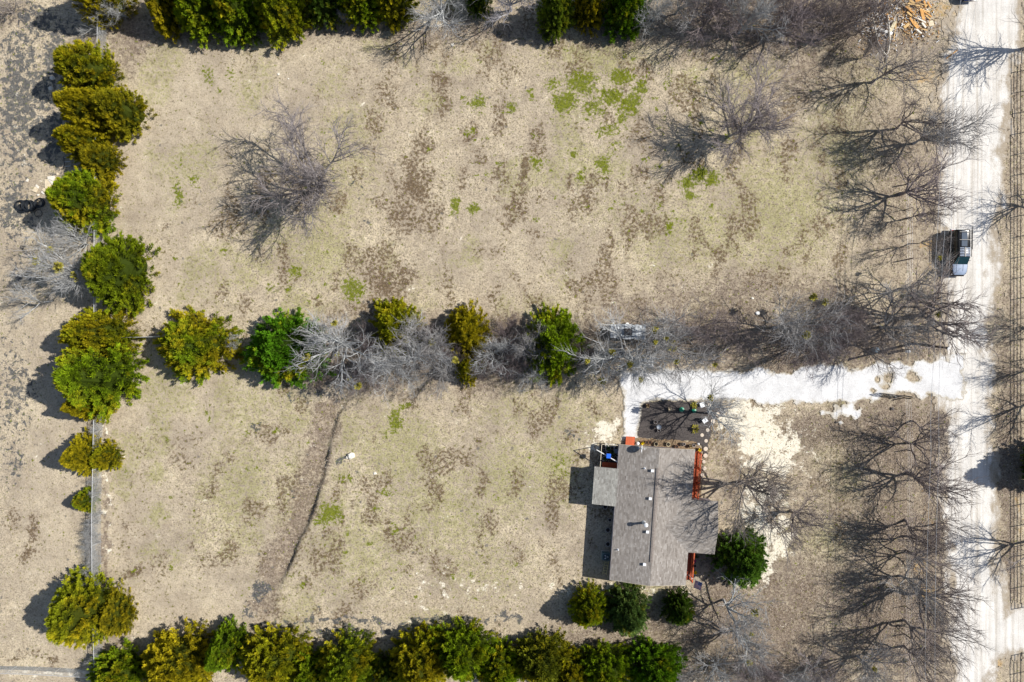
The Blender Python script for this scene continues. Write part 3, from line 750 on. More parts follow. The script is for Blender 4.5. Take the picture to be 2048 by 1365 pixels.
def grow_tree(seed, kind):
    rd = random.Random(seed)
    levels = {0: [], 1: [], 2: [], 3: [], 4: []}
    tips = []
    cfg = {
        'oak':   dict(h=10, trunk=2.4, r=0.21, limbs=7, elev=(28, 68), l1=6.2, n=(8, 5, 3), up=0.07, wig=0.125, leader=0.8),
        'elm':   dict(h=10, trunk=2.0, r=0.22, limbs=8, elev=(38, 75), l1=6.4, n=(10, 6, 4), up=0.10, wig=0.12, leader=1.0),
        'brush': dict(h=10, trunk=0.7, r=0.16, limbs=11, elev=(35, 80), l1=7.5, n=(9, 5, 4), up=0.06, wig=0.15, leader=1.0),
        'dense': dict(h=10, trunk=1.9, r=0.19, limbs=9, elev=(30, 75), l1=6.4, n=(11, 7, 6), up=0.08, wig=0.11, leader=1.0),
        'thin':  dict(h=10, trunk=3.0, r=0.18, limbs=5, elev=(35, 70), l1=5.6, n=(7, 5, 4), up=0.07, wig=0.15, leader=0.9),
    }[kind]
    def branch(p, d, L, r, lev, nseg):
        pts = [p.copy()]; d = d.normalized()
        seg = L / nseg
        for i in range(nseg):
            w = cfg['wig'] * (1.0 if lev < 3 else 1.5)
            d = (d + Vector((rd.gauss(0, w), rd.gauss(0, w), rd.gauss(0, w) + cfg['up'] * (1 if lev < 3 else 0.5)))).normalized()
            q = pts[-1] + d * seg
            if q.z < 0.4: q.z = 0.4
            r0 = r * (1 - 0.72 * i / nseg); r1 = r * (1 - 0.72 * (i + 1) / nseg)
            levels[lev].append((*pts[-1], *q, r0, r1))
            pts.append(q)
        return pts, d
    def along(pts, t):
        k = t * (len(pts) - 1); i = min(int(k), len(pts) - 2); f = k - i
        return pts[i].lerp(pts[i + 1], f), (pts[i + 1] - pts[i]).normalized()
    def side(d, ang):
        o = d.orthogonal().normalized()
        o = Matrix.Rotation(rd.uniform(0, 6.283), 3, d) @ o
        return (d * math.cos(ang) + o * math.sin(ang)).normalized()
    tp, td = branch(Vector((0, 0, -0.1)), Vector((rd.gauss(0, .05), rd.gauss(0, .05), 1)), cfg['trunk'] + 0.1, cfg['r'], 0, 4)
    a0 = rd.uniform(0, 6.283)
    nl = cfg['limbs']
    for i in range(nl):
        az = a0 + 6.283 * i / nl + rd.gauss(0, 0.3)
        el = R_(rd.uniform(*cfg['elev']))
        if i == nl - 1 and cfg['leader']: el = R_(82)
        d = Vector((math.cos(az) * math.cos(el), math.sin(az) * math.cos(el), math.sin(el)))
        p, _ = along(tp, rd.uniform(0.62, 1.0))
        L1 = cfg['l1'] * rd.uniform(0.8, 1.15)
        lp, ld = branch(p, d, L1, cfg['r'] * rd.uniform(0.42, 0.62), 1, 7)
        for j in range(cfg['n'][0]):
            t = 0.25 + 0.75 * (j + rd.random()) / cfg['n'][0]
            q, qd = along(lp, min(t, 0.999))
            L2 = L1 * (0.52 - 0.30 * t) * rd.uniform(0.75, 1.25) + 0.4
            bp, bd = branch(q, side(qd, R_(rd.uniform(24, 50))), L2, 0.052 * (1.25 - 0.6 * t), 2, 4)
            for k in range(cfg['n'][1]):
                t2 = 0.2 + 0.8 * (k + rd.random()) / cfg['n'][1]
                s_, sd_ = along(bp, min(t2, 0.999))
                L3 = L2 * rd.uniform(0.28, 0.5) + 0.25
                cp, cd = branch(s_, side(sd_, R_(rd.uniform(20, 48))), L3, 0.028, 3, 2)
                tips.append(cp[-1])
                for m in range(cfg['n'][2]):
                    t3 = 0.15 + 0.85 * (m + rd.random()) / cfg['n'][2]
                    u, ud = along(cp, min(t3, 0.999))
                    branch(u, side(ud, R_(rd.uniform(18, 45))), L3 * rd.uniform(0.35, 0.7) + 0.12, 0.014, 4, 1)
    V = []; Fq = []; off = 0; LV = []
    for lev, sides in ((1, 6), (2, 4), (3, 3), (4, 3)):
        v, f = tubes_np(levels[lev], sides)
        V.append(v); Fq.append(f + off); off += len(v); LV.append(np.full(len(v), {1: 1.0, 2: 0.95, 3: 0.72, 4: 0.42}[lev]))
    V = np.concatenate(V); Fq = np.concatenate(Fq); LV = np.concatenate(LV)
    tv, tf = tubes_np(levels[0], 8)
    rad = np.percentile(np.hypot(V[:, 0], V[:, 1]), 96); top = np.percentile(V[:, 2], 99.5)
    # root flare
    crown = np_mesh('bare_crown', V, Fq, M['bark'], attrs={'lev': ('FLOAT', LV)}, smooth=True)
    trunk = np_mesh('trunk', tv, tf, M['bark'], attrs={'lev': ('FLOAT', np.ones(len(tv)))}, smooth=True)
    return dict(crown=crown, trunk=trunk, R=rad, H=top, tips=tips)

BT = {}
for kind, seeds in (('oak', (1, 2, 3, 4)), ('elm', (11, 12, 13)), ('brush', (21, 22, 23)), ('thin', (31, 32, 33)), ('dense', (41, 42))):
    BT[kind] = [grow_tree(s, kind) for s in seeds]

def mistletoe_mesh():
    rd = np.random.default_rng(5)
    n = 120
    d = rd.normal(size=(n, 3)); d /= np.linalg.norm(d, axis=1)[:, None]
    c = d * rd.uniform(0.25, 1.0, n)[:, None]
    a = np.cross(d, rd.normal(size=(n, 3))); a /= np.linalg.norm(a, axis=1)[:, None]
    V = np.zeros((n, 3, 3))
    c = c + d * 0.3
    V = np.concatenate([np.zeros((1, 3)), (c - a * 0.16), (c + a * 0.16)])
    k = np.arange(n)
    return np_mesh('mistletoe', V, np.stack([k * 0, k + 1, k + 1 + n], -1), M['mistletoe'])
MIST = mistletoe_mesh()

GREY = (0.42, 0.42, 0.42); PALE = (0.50, 0.52, 0.53); DARKB = (0.26, 0.225, 0.215); PURP = (0.29, 0.25, 0.255); MIDB = (0.31, 0.285, 0.275)
tree_count = [0]
def bare(px, py, h, r, kind, tint, label, group=None, mist=0, lean=(0, 0), cat='tree', name='bare_tree'):
    i = tree_count[0]; tree_count[0] += 1
    var = BT[kind][i % len(BT[kind])]
    g = P(px, py)
    root = thing(name, label, cat, (g.x, g.y, gz(g.x, g.y) - 0.02), (i * 2.399) % 6.283, group)
    root.rotation_euler = (lean[1], lean[0], (i * 2.399) % 6.283)
    s = 1.03 * r / var['R']; sz = h / var['H']
    root.scale = (s, s, sz)
    for nm in ('trunk', 'crown'):
        o = link(nm, var[nm], root)
        o.color = (*tint, 1)
    rd = random.Random(i)
    for k in range(mist):
        t = rd.choice(var['tips'])
        o = link('mistletoe', MIST, root, t)
        q = rd.uniform(0.22, 0.4)
        o.scale = (q / s, q / s, q / sz)
    return root

# --- cedars
def grow_cedar(seed, shape):
    rd = np.random.default_rng(seed)
    # nominal R=1 (m scale 3.6), H=1
    Rm, Hm = 3.6, 6.4
    nb = 310
    az = rd.uniform(0, 2 * math.pi, nb)
    t = rd.beta(1.0, 1.25, nb)                          # height fraction
    lob = 1 + 0.07 * np.sin(az * 3 + seed) + 0.05 * np.sin(az * 5 + 2.1 * seed)
    prof = (1 - t ** 1.35) ** 0.8 if shape == 'round' else (1 - t) ** 0.85
    prof = np.where(t < 0.10, 0.86 + t * 1.4, np.clip(prof, 0, 1))
    rr = Rm * prof * lob * rd.uniform(0.80, 1.10, nb)
    tipx = np.stack([np.cos(az) * rr, np.sin(az) * rr, 0.25 + t * (Hm - 0.4)], -1)
    dirs = np.stack([np.cos(az) * (1 - 0.55 * t), np.sin(az) * (1 - 0.55 * t), 0.25 + 0.75 * t], -1)
    dirs /= np.linalg.norm(dirs, axis=1)[:, None]
    per = 38
    u = rd.random((nb, per)) ** 0.7
    blen = np.clip(rr * 0.5, 0.5, 1.7)
    org = tipx[:, None] - dirs[:, None] * (blen[:, None] * (1 - u))[..., None] + rd.normal(0, 0.20, (nb, per, 3)) * (1.25 - u[..., None] * 1.1)
    org = org.reshape(-1, 3); uu = u.ravel()
    sd_ = np.repeat(dirs, per, 0) + rd.normal(0, 0.26, (nb * per, 3)); sd_[:, 2] += 0.15
    sd_ /= np.linalg.norm(sd_, axis=1)[:, None]
    n = len(org)
    sl = rd.uniform(0.18, 0.38, n) * (0.75 + 0.35 * uu)
    blades = 7
    V = np.zeros((n, blades, 4, 3)); T = np.zeros((n, blades, 4)); Hh = np.zeros((n, blades, 4))
    hue = np.clip(np.repeat(rd.random(nb), per) * 0.75 + rd.random(n) * 0.25, 0, 1)
    side0 = np.cross(sd_, rd.normal(size=(n, 3))); side0 /= np.linalg.norm(side0, axis=1)[:, None]
    up0 = np.cross(sd_, side0)
    for b in range(blades):
        ang = (b - 3) / 3 * 0.7 + rd.normal(0, 0.15, n)
        d = sd_ * np.cos(ang)[:, None] + side0 * np.sin(ang)[:, None] + up0 * rd.normal(0, 0.22, n)[:, None]
        base = org + sd_ * (sl * rd.uniform(0.0, 0.45, n))[:, None]
        L = sl * rd.uniform(0.5, 0.95, n)
        w = np.cross(d, up0 + 0.4 * side0); w /= np.linalg.norm(w, axis=1)[:, None] + 1e-9
        wd = L * 0.11
        V[:, b, 0] = base
        V[:, b, 1] = base + d * (L * .55)[:, None] + w * wd[:, None]
        V[:, b, 2] = base + d * L[:, None]
        V[:, b, 3] = base + d * (L * .55)[:, None] - w * wd[:, None]
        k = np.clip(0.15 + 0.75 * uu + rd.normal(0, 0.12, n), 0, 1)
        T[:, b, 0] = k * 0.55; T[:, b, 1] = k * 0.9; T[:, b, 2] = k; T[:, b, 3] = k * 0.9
        Hh[:, b, :] = np.clip(hue + rd.normal(0, 0.12, n), 0, 1)[:, None]
    V = V.reshape(-1, 3); Fq = np.arange(len(V)).reshape(-1, 4)
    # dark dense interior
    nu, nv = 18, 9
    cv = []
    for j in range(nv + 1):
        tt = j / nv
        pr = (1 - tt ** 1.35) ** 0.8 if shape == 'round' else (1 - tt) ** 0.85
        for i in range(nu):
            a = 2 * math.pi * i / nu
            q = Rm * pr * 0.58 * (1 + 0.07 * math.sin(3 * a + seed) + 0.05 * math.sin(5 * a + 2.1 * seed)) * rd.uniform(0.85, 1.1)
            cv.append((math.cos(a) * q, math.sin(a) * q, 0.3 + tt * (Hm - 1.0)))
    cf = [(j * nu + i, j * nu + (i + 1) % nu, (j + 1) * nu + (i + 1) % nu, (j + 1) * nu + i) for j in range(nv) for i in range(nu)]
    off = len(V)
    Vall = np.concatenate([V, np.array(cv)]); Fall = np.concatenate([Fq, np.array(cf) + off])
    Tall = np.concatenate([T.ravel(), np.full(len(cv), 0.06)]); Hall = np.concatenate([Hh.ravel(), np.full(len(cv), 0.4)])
    crown = np_mesh('cedar_crown', Vall, Fall, M['cedar'], attrs={'tint': ('FLOAT', Tall), 'hue': ('FLOAT', Hall)})
    tv, tf = tubes_np([(0, 0, -0.15, 0.02, 0.01, 1.2, 0.2, 0.16), (0.02, 0.01, 1.2, 0, 0, 3.2, 0.16, 0.1), (0, 0, 3.2, 0, 0, 5.6, 0.1, 0.02)], 8)
    trunk = np_mesh('cedar_trunk', tv, tf, M['bark'], attrs={'lev': ('FLOAT', np.ones(len(tv)))}, smooth=True)
    return dict(crown=crown, trunk=trunk, R=Rm, H=Hm)
CED = {'round': [grow_cedar(s, 'round') for s in (1, 2, 3, 4)], 'cone': [grow_cedar(s, 'cone') for s in (5, 6, 7)]}
# tip colours
DEEP = (0.18, 0.37, 0.010); MIDG = (0.31, 0.46, 0.012); OLV = (0.46, 0.49, 0.014); YEL = (0.58, 0.50, 0.012); BLUG = (0.19, 0.31, 0.08); DKG = (0.12, 0.22, 0.022)
ced_count = [0]
def cedar(cx, cy, rx, ry, h, col, yellow, shape, label, group=None, lift=0.4):
    i = ced_count[0]; ced_count[0] += 1
    if group == 'cedars along the top edge': cy -= 9
    h = h * (1.32 if group == GL and h > 4.4 else 1.12)
    var = CED[shape][i % len(CED[shape])]
    c = P(cx, cy, lift * h)
    k = (CAMH - lift * h) / FPX
    root = thing('cedar_tree', label, 'tree', (c.x, c.y, gz(c.x, c.y) - 0.02), 0, group)
    rot = (i * 1.7) % 6.283
    root.scale = (1.16 * rx * k / var['R'], 1.16 * ry * k / var['R'], h / var['H'])
    for nm in ('trunk', 'crown'):
        o = link(nm, var[nm], root)
        o.rotation_euler = (0, 0, rot)
        o.color = (*(col if nm == 'crown' else MIDB), yellow)
    return root

GL = 'cedars along the left fence'
cedar(186,-12,50,42,6.5,YEL,.75,'round','orange-tipped cedar cut off by the top edge above the left fence line',GL)
cedar(168,138,50,54,5.5,OLV,.55,'round','olive cedar northernmost in the clump beside the left chain-link fence',GL)
cedar(172,222,50,46,6.0,YEL,.5,'round','yellow-olive cedar in the middle of the big left clump, west half',GL)
cedar(235,220,43,46,5.0,(0.38,0.36,0.014),.45,'round','bushy olive cedar bulging into the field from the left clump',GL)
cedar(160,282,46,38,4.5,OLV,.55,'round','small olive cedar below the big left clump',GL)
cedar(196,318,36,36,4.2,(0.34,0.31,0.015),.5,'round','brownish green cedar above the pile of pale slabs',GL)
cedar(160,402,52,62,6.0,MIDG,.45,'round','green and orange cedar beside the black pipe coils',GL)
cedar(228,545,58,73,6.0,(0.25,0.33,0.008),-.2,'round','dark green dense rounded cedar next to the mistletoe tree',GL)
cedar(190,668,66,48,5.5,OLV,.5,'round','olive yellow cedar at the left end of the dividing hedge row',GL)
cedar(186,752,72,72,7.0,MIDG,.35,'round','large green cedar with yellow rim where the fences meet',GL)
cedar(168,812,46,30,4.5,YEL,.5,'cone','yellow cedar lobe at the south foot of the large fence-corner cedar',GL)
cedar(163,911,30,42,4.5,YEL,.55,'cone','yellow cedar straddling the left fence, paired with a smaller one',GL)
cedar(208,916,26,27,3.4,OLV,.5,'round','smaller yellow cedar on the field side of the fence pair',GL)
cedar(168,1002,20,23,2.8,(0.34,0.44,0.016),.3,'round','lone small bright green cedar on the left fence',GL)
cedar(158,1227,54,70,6.0,(0.42,0.48,0.018),.4,'round','large yellow-green cedar near the bottom left fence corner',GL)
cedar(231,1232,26,46,4.0,(0.36,0.32,0.016),.45,'round','brownish narrow cedar tucked against the large bottom left cedar',GL)
GM = 'cedars in the dividing tree row'
cedar(388,690,76,66,5.5,MIDG,.5,'round','cedar with orange right side and green skirt, first free-standing in the dividing row',GM)
cedar(568,702,78,70,6.0,(0.13,0.34,0.010),.02,'round','deep green cedar second in the dividing row',GM)
cedar(788,655,48,56,5.5,OLV,.4,'cone','olive cedar half hidden behind bare twigs in the dividing row',GM)
cedar(932,662,44,52,5.5,YEL,.6,'cone','orange-yellow cedar in the middle of the dividing row',GM)
cedar(934,735,26,34,4.0,OLV,.5,'cone','small yellow cedar just south of the orange one in the dividing row',GM)
cedar(1108,692,54,72,6.0,MIDG,.12,'round','bright green cedar beside the broad grey bare tree',GM)
GT = 'cedars along the top edge'
cedar(322,18,30,50,6.0,YEL,.6,'cone','narrow orange-yellow cedar leftmost of the top edge hedge',GT)
cedar(395,15,52,58,6.5,MIDG,.1,'round','bright green cedar second from left in the top edge hedge',GT)
cedar(470,22,46,58,6.5,(0.26,0.42,0.012),.1,'round','green cedar third from left in the top edge hedge',GT)
cedar(560,24,52,56,6.5,(0.38,0.46,0.012),.25,'round','yellow-green cedar fourth from left in the top edge hedge',GT)
cedar(645,4,44,44,6.0,DKG,.3,'cone','dark cedar with an orange streak along the top edge hedge',GT)
cedar(720,4,44,46,6.0,MIDG,.35,'round','green cedar sixth from left in the top edge hedge',GT)
cedar(785,2,40,46,6.0,OLV,.35,'round','olive cedar at the right end of the top left hedge',GT)
cedar(958,-2,26,34,5.0,DKG,.1,'cone','dark green cedar between two grey bare trees at the top edge',GT)
cedar(1112,28,36,42,6.0,(0.26,0.37,0.03),.05,'round','loose green cedar hanging into the field from the top edge',GT)
cedar(1178,14,32,42,6.5,YEL,.75,'cone','bright orange cedar on the top edge',GT)
cedar(1252,18,44,50,6.5,DEEP,.1,'round','dark green cedar right of the bright orange one at the top edge',GT)
GB = 'cedars along the bottom edge'
cedar(235,1350,62,44,5.0,MIDG,.3,'round','green cedar at the left end of the bottom hedge',GB)
cedar(355,1328,66,62,6.5,YEL,.6,'round','orange-yellow cedar second in the bottom hedge',GB)
cedar(446,1302,34,48,6.0,(0.26,0.42,0.012),.15,'cone','green pointed cedar third in the bottom hedge',GB)
cedar(545,1325,66,56,6.0,OLV,.4,'round','yellow-green cedar fourth in the bottom hedge',GB)
cedar(620,1350,44,40,5.0,MIDG,.2,'round','low green cedar filling the gap after the fourth in the bottom hedge',GB)
cedar(692,1330,58,52,6.0,(0.27,0.38,0.012),.25,'round','green cedar below the pale path in the bottom hedge',GB)
cedar(775,1352,34,36,5.0,DKG,.3,'cone','small dark cedar squeezed between two larger ones in the bottom hedge',GB)
cedar(842,1325,58,56,6.5,OLV,.5,'round','yellow-streaked cedar at mid bottom hedge',GB)
cedar(925,1308,60,54,6.5,MIDG,.25,'round','broad green cedar right of mid bottom hedge',GB)
cedar(1000,1338,48,42,5.0,MIDG,.25,'round','round green cedar left of the olive one in the bottom hedge',GB)
cedar(1085,1325,58,50,5.5,(0.26,0.29,0.02),.2,'round','dull olive cedar south-west of the house in the bottom hedge',GB)
cedar(1140,1348,46,40,5.0,OLV,.45,'round','low yellow cedar in front of the dull olive one at the bottom edge',GB)
cedar(1212,1340,56,42,5.5,MIDG,.2,'round','green cedar due south of the house in the bottom hedge',GB)
cedar(1310,1338,56,46,5.5,DEEP,.05,'round','dark green cedar at the right end of the bottom hedge',GB)
GH = 'evergreens around the house'
cedar(1180,1218,37,40,4.5,(0.36,0.46,0.012),.25,'round','yellow-green round evergreen west of the pair south of the house',GH)
cedar(1258,1228,43,50,5.5,BLUG,-.5,'cone','blue-green evergreen south of the house wall',GH)
cedar(1360,1220,29,33,3.8,DKG,-.4,'round','small dark evergreen near the flag',GH)
cedar(1487,1122,50,52,5.5,(0.17,0.33,0.035),-.4,'round','mid green broadleaf evergreen in front of the porch',GH)
cedar(2108,934,44,46,7.0,DKG,0,'round','dark cedar at the right edge shading the road',lift=0.3)

# --- bare trees
bare(648,384,9.5,7.0,'dense',(0.30,0.28,0.285),'lone bare spreading tree in the upper left field')
bare(1476,266,8.0,5.8,'dense',(0.33,0.30,0.31),'bare tree in the upper right field beside the green patches')
GR = 'bare trees along the right wire fence'
k_right = [(1742,166,8.0,4.0,'oak',MIDB,'bare tree south of the board pile, first of the right fence row'),
 (1792,258,8.5,4.3,'oak',DARKB,'bare tree casting a long shadow, second of the right fence row'),
 (1826,288,8.0,4.2,'elm',GREY,'pale bare tree whose twigs reach the road, third of the right fence row'),
 (1800,388,8.0,4.0,'oak',PURP,'bare tree level with the sunny field, fourth of the right fence row'),
 (1816,436,6.0,2.4,'thin',DARKB,'thin bare sapling north of the parked pickup truck'),
 (1818,488,6.5,2.6,'thin',MIDB,'thin bare tree straight left of the pickup truck'),
 (1800,578,8.0,4.0,'oak',GREY,'bare tree with mistletoe south-west of the pickup truck'),
 (1824,634,10.5,5.2,'oak',DARKB,'tall dark bare tree overhanging the road above the driveway'),
 (1762,655,8.0,4.4,'elm',GREY,'dense grey bare tree above the driveway mouth'),
 (1822,842,6.0,2.8,'thin',DARKB,'thin bare tree just south of the pipe gate'),
 (1814,886,8.0,4.2,'oak',DARKB,'dark bare tree second south of the pipe gate'),
 (1814,946,8.0,4.2,'oak',DARKB,'dark bare tree third south of the pipe gate'),
 (1810,1040,8.0,3.8,'oak',DARKB,'dark bare tree level with the middle of the house roof'),
 (1812,1073,7.0,3.2,'thin',DARKB,'slim dark bare tree right below the one level with the roof'),
 (1812,1104,8.5,4.2,'oak',DARKB,'dark bare tree level with the lower deck of the house'),
 (1800,1152,7.0,3.8,'elm',GREY,'pale grey bare tree beside the orange clay patch'),
 (1812,1188,9.0,4.4,'oak',DARKB,'dark bare tree below the orange clay patch'),
 (1808,1240,9.5,4.8,'oak',MIDB,'bare tree level with the side entrance off the road'),
 (1808,1292,8.5,4.4,'oak',DARKB,'lowest dark bare tree of the right fence row')]
for a in k_right:
    bare(*a[:6], a[6], GR, mist=3 if 'mistletoe' in a[6] else 0)
GC = 'bare trees in the dividing row'
bare(1244,712,10.0,4.9,'elm',PALE,'broad pale bare tree over the fallen log',GC,mist=5)
bare(1316,678,9.0,4.7,'elm',GREY,'broad grey bare tree above the driveway turn',GC,mist=6)
bare(1200,720,7.0,3.2,'brush',PALE,'pale multi-stem bare tree left of the fallen log',GC,mist=2)
bare(1390,660,7.0,3.4,'brush',PURP,'purplish bare brush tree right of the broad grey tree',GC)
bare(1548,656,9.0,4.8,'elm',GREY,'grey bare tree with dark shadow in the middle of the right hedge',GC,mist=3)
bare(1470,668,6.0,3.2,'thin',DARKB,'dark thin bare tree left of the middle right hedge',GC)
bare(1610,690,8.0,3.8,'brush',PURP,'purplish bare brush tree just above the white driveway',GC)
bare(1655,640,7.5,3.6,'brush',PURP,'purplish bare brush tree behind the driveway hedge',GC)
bare(1700,690,7.5,3.6,'elm',MIDB,'brown-grey bare tree left of the dense grey one at the driveway mouth',GC)
bare(700,692,8.5,4.6,'elm',PALE,'pale bare tree with yellow mistletoe beside the deep green cedar',GC,mist=6)
bare(738,738,5.5,3.0,'brush',PURP,'low purplish brush at the head of the erosion channel',GC)
bare(826,716,7.5,4.2,'elm',PALE,'pale dense bare tree left of the orange cedar',GC,mist=2)
bare(790,735,6.0,3.4,'brush',PALE,'pale bare brush south of the half hidden olive cedar',GC)
bare(870,690,7.0,3.6,'elm',GREY,'grey bare tree touching the orange cedar',GC,mist=2)
bare(885,742,5.0,2.8,'brush',GREY,'low grey brush south-west of the orange cedar',GC)
bare(986,706,6.0,2.9,'brush',PALE,'pale bare brush right of the orange cedar',GC)
bare(1052,704,6.5,3.0,'brush',GREY,'grey bare brush left of the bright green cedar',GC)
bare(1062,752,4.5,2.2,'brush',PALE,'low pale brush at the foot of the bright green cedar',GC)
bare(478,686,2.8,1.0,'brush',PALE,'small pale brush between the first two free-standing cedars',GC)
for (x, y, h_, r_, lab) in ((752,690,4.5,2.4,'dark purplish brush just left of the half hidden olive cedar'),(842,672,4.5,2.4,'dark purplish brush above the pale dense bare tree'),(905,705,4.0,2.0,'dark purplish brush at the left foot of the orange cedar'),(965,740,4.0,2.2,'dark purplish brush right of the small yellow cedar'),(1012,668,4.5,2.4,'dark purplish brush between the two pale brushes near the green cedar'),(1020,735,4.5,2.4,'dark purplish low brush below the gap left of the green cedar'),(1160,700,5.0,2.6,'dark purplish brush at the right foot of the bright green cedar'),(640,745,3.5,1.9,'dark purplish brush at the lower right foot of the deep green cedar')):
    bare(x, y, h_, r_, 'brush', (0.17, 0.14, 0.145), lab, GC, cat='shrub', name='hedge_shrub')
GHB = 'bare trees around the house'
bare(1480,964,11.5,4.7,'elm',(0.30,0.27,0.25),'bare tree shading the house roof',GHB)
bare(1581,1022,6.0,3.2,'oak',DARKB,'small dark bare tree on the pale sand east of the house',GHB)
bare(1417,826,8.0,3.5,'oak',PALE,'pale bare tree at the corner of the mulch bed',GHB,mist=2)
bare(1446,1200,8.0,4.4,'oak',PALE,'pale bare tree beside the flag',GHB,mist=2)
bare(1470,1262,7.0,3.6,'elm',GREY,'grey bare tree south-east of the flag',GHB,mist=2)
bare(1425,1330,6.0,3.4,'brush',PALE,'pale bare brush at the bottom edge right of the hedge',GHB)
bare(1500,1320,6.0,3.2,'brush',PURP,'purplish brush at the bottom edge between two pale ones',GHB)
bare(1560,1345,6.0,3.2,'brush',PALE,'pale bare brush at the bottom edge below the litter',GHB)
bare(1622,1335,6.0,3.0,'brush',(0.40,0.36,0.37),'pinkish pale brush at the bottom edge right of the pale ones',GHB)
bare(1715,1312,7.0,3.4,'elm',GREY,'grey bare tree with mistletoe in the bottom right wood',GHB,mist=3)
bare(1350,1352,5.0,2.6,'brush',GREY,'grey brush inside the right end of the bottom hedge',GHB)
bare(780,1352,3.5,1.7,'brush',PURP,'small purplish brush inside the middle of the bottom hedge')
bare(552,1350,3.5,1.8,'brush',PALE,'small pale brush inside the left part of the bottom hedge')
GTL = 'bare trees along the top edge'
bare(882,30,7.5,4.2,'elm',PALE,'pale dense bare tree right of the top left hedge',GTL)
bare(1022,22,6.5,3.8,'elm',(0.42,0.42,0.46),'bluish pale bare tree at mid top edge',GTL,mist=1)
bare(693,44,2.4,1.0,'brush',PALE,'tiny pale brush at the foot of the top left hedge',GTL)
bare(255,36,4.5,2.8,'brush',PALE,'pale bare brush left of the narrow orange-yellow cedar',GTL)
bare(205,48,4.0,2.4,'brush',PALE,'pale bare brush over the top of the left fence',GTL)
bare(30,26,3.5,2.6,'brush',(0.4,0.36,0.33),'pale tan brush in the top left corner',GTL)
tk = [(1305,42,6.5,3.0,'brush',PALE),(1352,28,7,3.4,'elm',GREY),(1402,60,7.5,3.6,'elm',PURP),(1440,24,7.5,3.6,'brush',PURP),(1478,66,7.5,3.6,'elm',PALE),(1520,30,7.5,3.6,'brush',PURP),(1556,74,7.5,3.6,'oak',PURP),(1600,36,7.5,3.6,'brush',PURP),(1640,80,8,3.8,'oak',DARKB),(1672,30,7.5,3.4,'brush',PURP),(1712,70,7,3.2,'brush',DARKB),(1745,22,6.5,3.0,'brush',DARKB)]
ordn = ['first','second','third','fourth','fifth','sixth','seventh','eighth','ninth','tenth','eleventh','last']
for i, a in enumerate(tk):
    bare(*a, f'bare tree {ordn[i]} from the left in the top right thicket, counted from the dark cedar', 'bare trees of the top right thicket')
bare(1722,118,4.5,2.2,'brush',MIDB,'low brown brush under the white V-shaped poles')
bare(172,545,8.0,3.8,'elm',PALE,'pale bluish bare tree full of mistletoe behind the dark round cedar',mist=8)
bare(178,490,6.0,2.8,'brush',PALE,'pale bare brush above the mistletoe tree on the left')
bare(105,602,5.5,2.8,'thin',PALE,'pale thin bare tree below the mistletoe tree on the left')
for i, (x, y) in enumerate(((194,1045),(196,1066),(195,1088),(197,1110),(196,1132),(197,1152),(197,1172),(200,1318),(192,1054),(193,1077),(192,1098),(193,1121),(192,1143),(193,1162),(200,985),(200,960),(201,1030))):
    bare(x, y, 2.0, 0.95, 'brush', PALE, f'grey brush {ordn[i]} from the top growing through the left fence' if i < 7 else ('grey brush at the bottom left fence corner' if i == 7 else (f'outer grey brush {ordn[i - 8]} from the top on the left side of the fence' if i < 14 else ('grey brush beside the lone small bright cedar', 'grey brush above the lone small bright cedar', 'grey brush just below the lone small bright cedar')[i - 14])), 'brush growing through the left fence', cat='shrub', name='fence_shrub')
bare(204,860,2.2,0.9,'brush',PALE,'pale brush in the fence gap above the paired yellow cedars',cat='shrub',name='fence_shrub')
GO = 'bare trees across the road'
bare(2050,98,9.0,4.2,'oak',MIDB,'bare tree at the top right corner shading the road',GO)
bare(2062,418,7.5,3.4,'oak',MIDB,'bare tree at the right edge shading the road near the pickup',GO)
bare(2072,806,9.0,4.6,'oak',MIDB,'bare tree at the right edge opposite the driveway',GO)
bare(2052,1083,9.0,4.8,'oak',MIDB,'bare tree at the right edge above the side entrance',GO)
bare(2060,655,6.0,2.8,'brush',MIDB,'low bare brush at the right edge above the driveway',GO)
bare(2062,740,6.0,2.8,'brush',MIDB,'low bare brush at the right edge level with the driveway',GO)

#HOUSE_AND_OBJECTS
# ------------------------------------------------------------------ house
ROT = R_(-4.0)
HC = P(1304.9, 1030.0, 2.6); HC.z = 0
house = thing('house', 'one-storey house with brown shingle gable roof beside the mulch bed', 'house', HC, ROT)
Rinv = Matrix.Rotation(-ROT, 3, 'Z'); Rfwd = Matrix.Rotation(ROT, 3, 'Z')
def HL(px, py, h=0.0):
    """photo pixel at height h -> house-local point"""
    w = P(px, py, h); v = Rinv @ Vector((w.x - HC.x, w.y - HC.y, 0)); v.z = h
    return v
HW, HLn, EZ, RZ = 4.08, 7.28, 2.6, 3.62
PITCH = (RZ - EZ) / HW
TH = 0.14
vcE = (HL(1434, 1057, 2.8)).y; hwE = 2.85; uE = HW + 2.85; zE = EZ + PITCH * hwE
extN = HL(1189, 933.7, 2.3).y; extS = HL(1184, 1008.6, 2.3).y; extU = HL(1186.5, 971, 2.25).x
roof = MB()
roof.poly([(-HW, -HLn, EZ), (0, -HLn, RZ), (0, HLn, RZ), (-HW, HLn, EZ)], TH)
roof.poly([(0, -HLn, RZ), (HW, -HLn, EZ), (HW, HLn, EZ), (0, HLn, RZ)], TH)
roof.poly([(uE, vcE - hwE, EZ + .004), (uE, vcE, zE + .004), (HW - hwE, vcE, zE + .004), (HW, vcE - hwE, EZ + .004)], TH - .02)
roof.poly([(uE, vcE, zE + .004), (uE, vcE + hwE, EZ + .004), (HW, vcE + hwE, EZ + .004), (HW - hwE, vcE, zE + .004)], TH - .02)
roof_o = roof.build('roof', M['roof_edge'], house)
ext = MB()
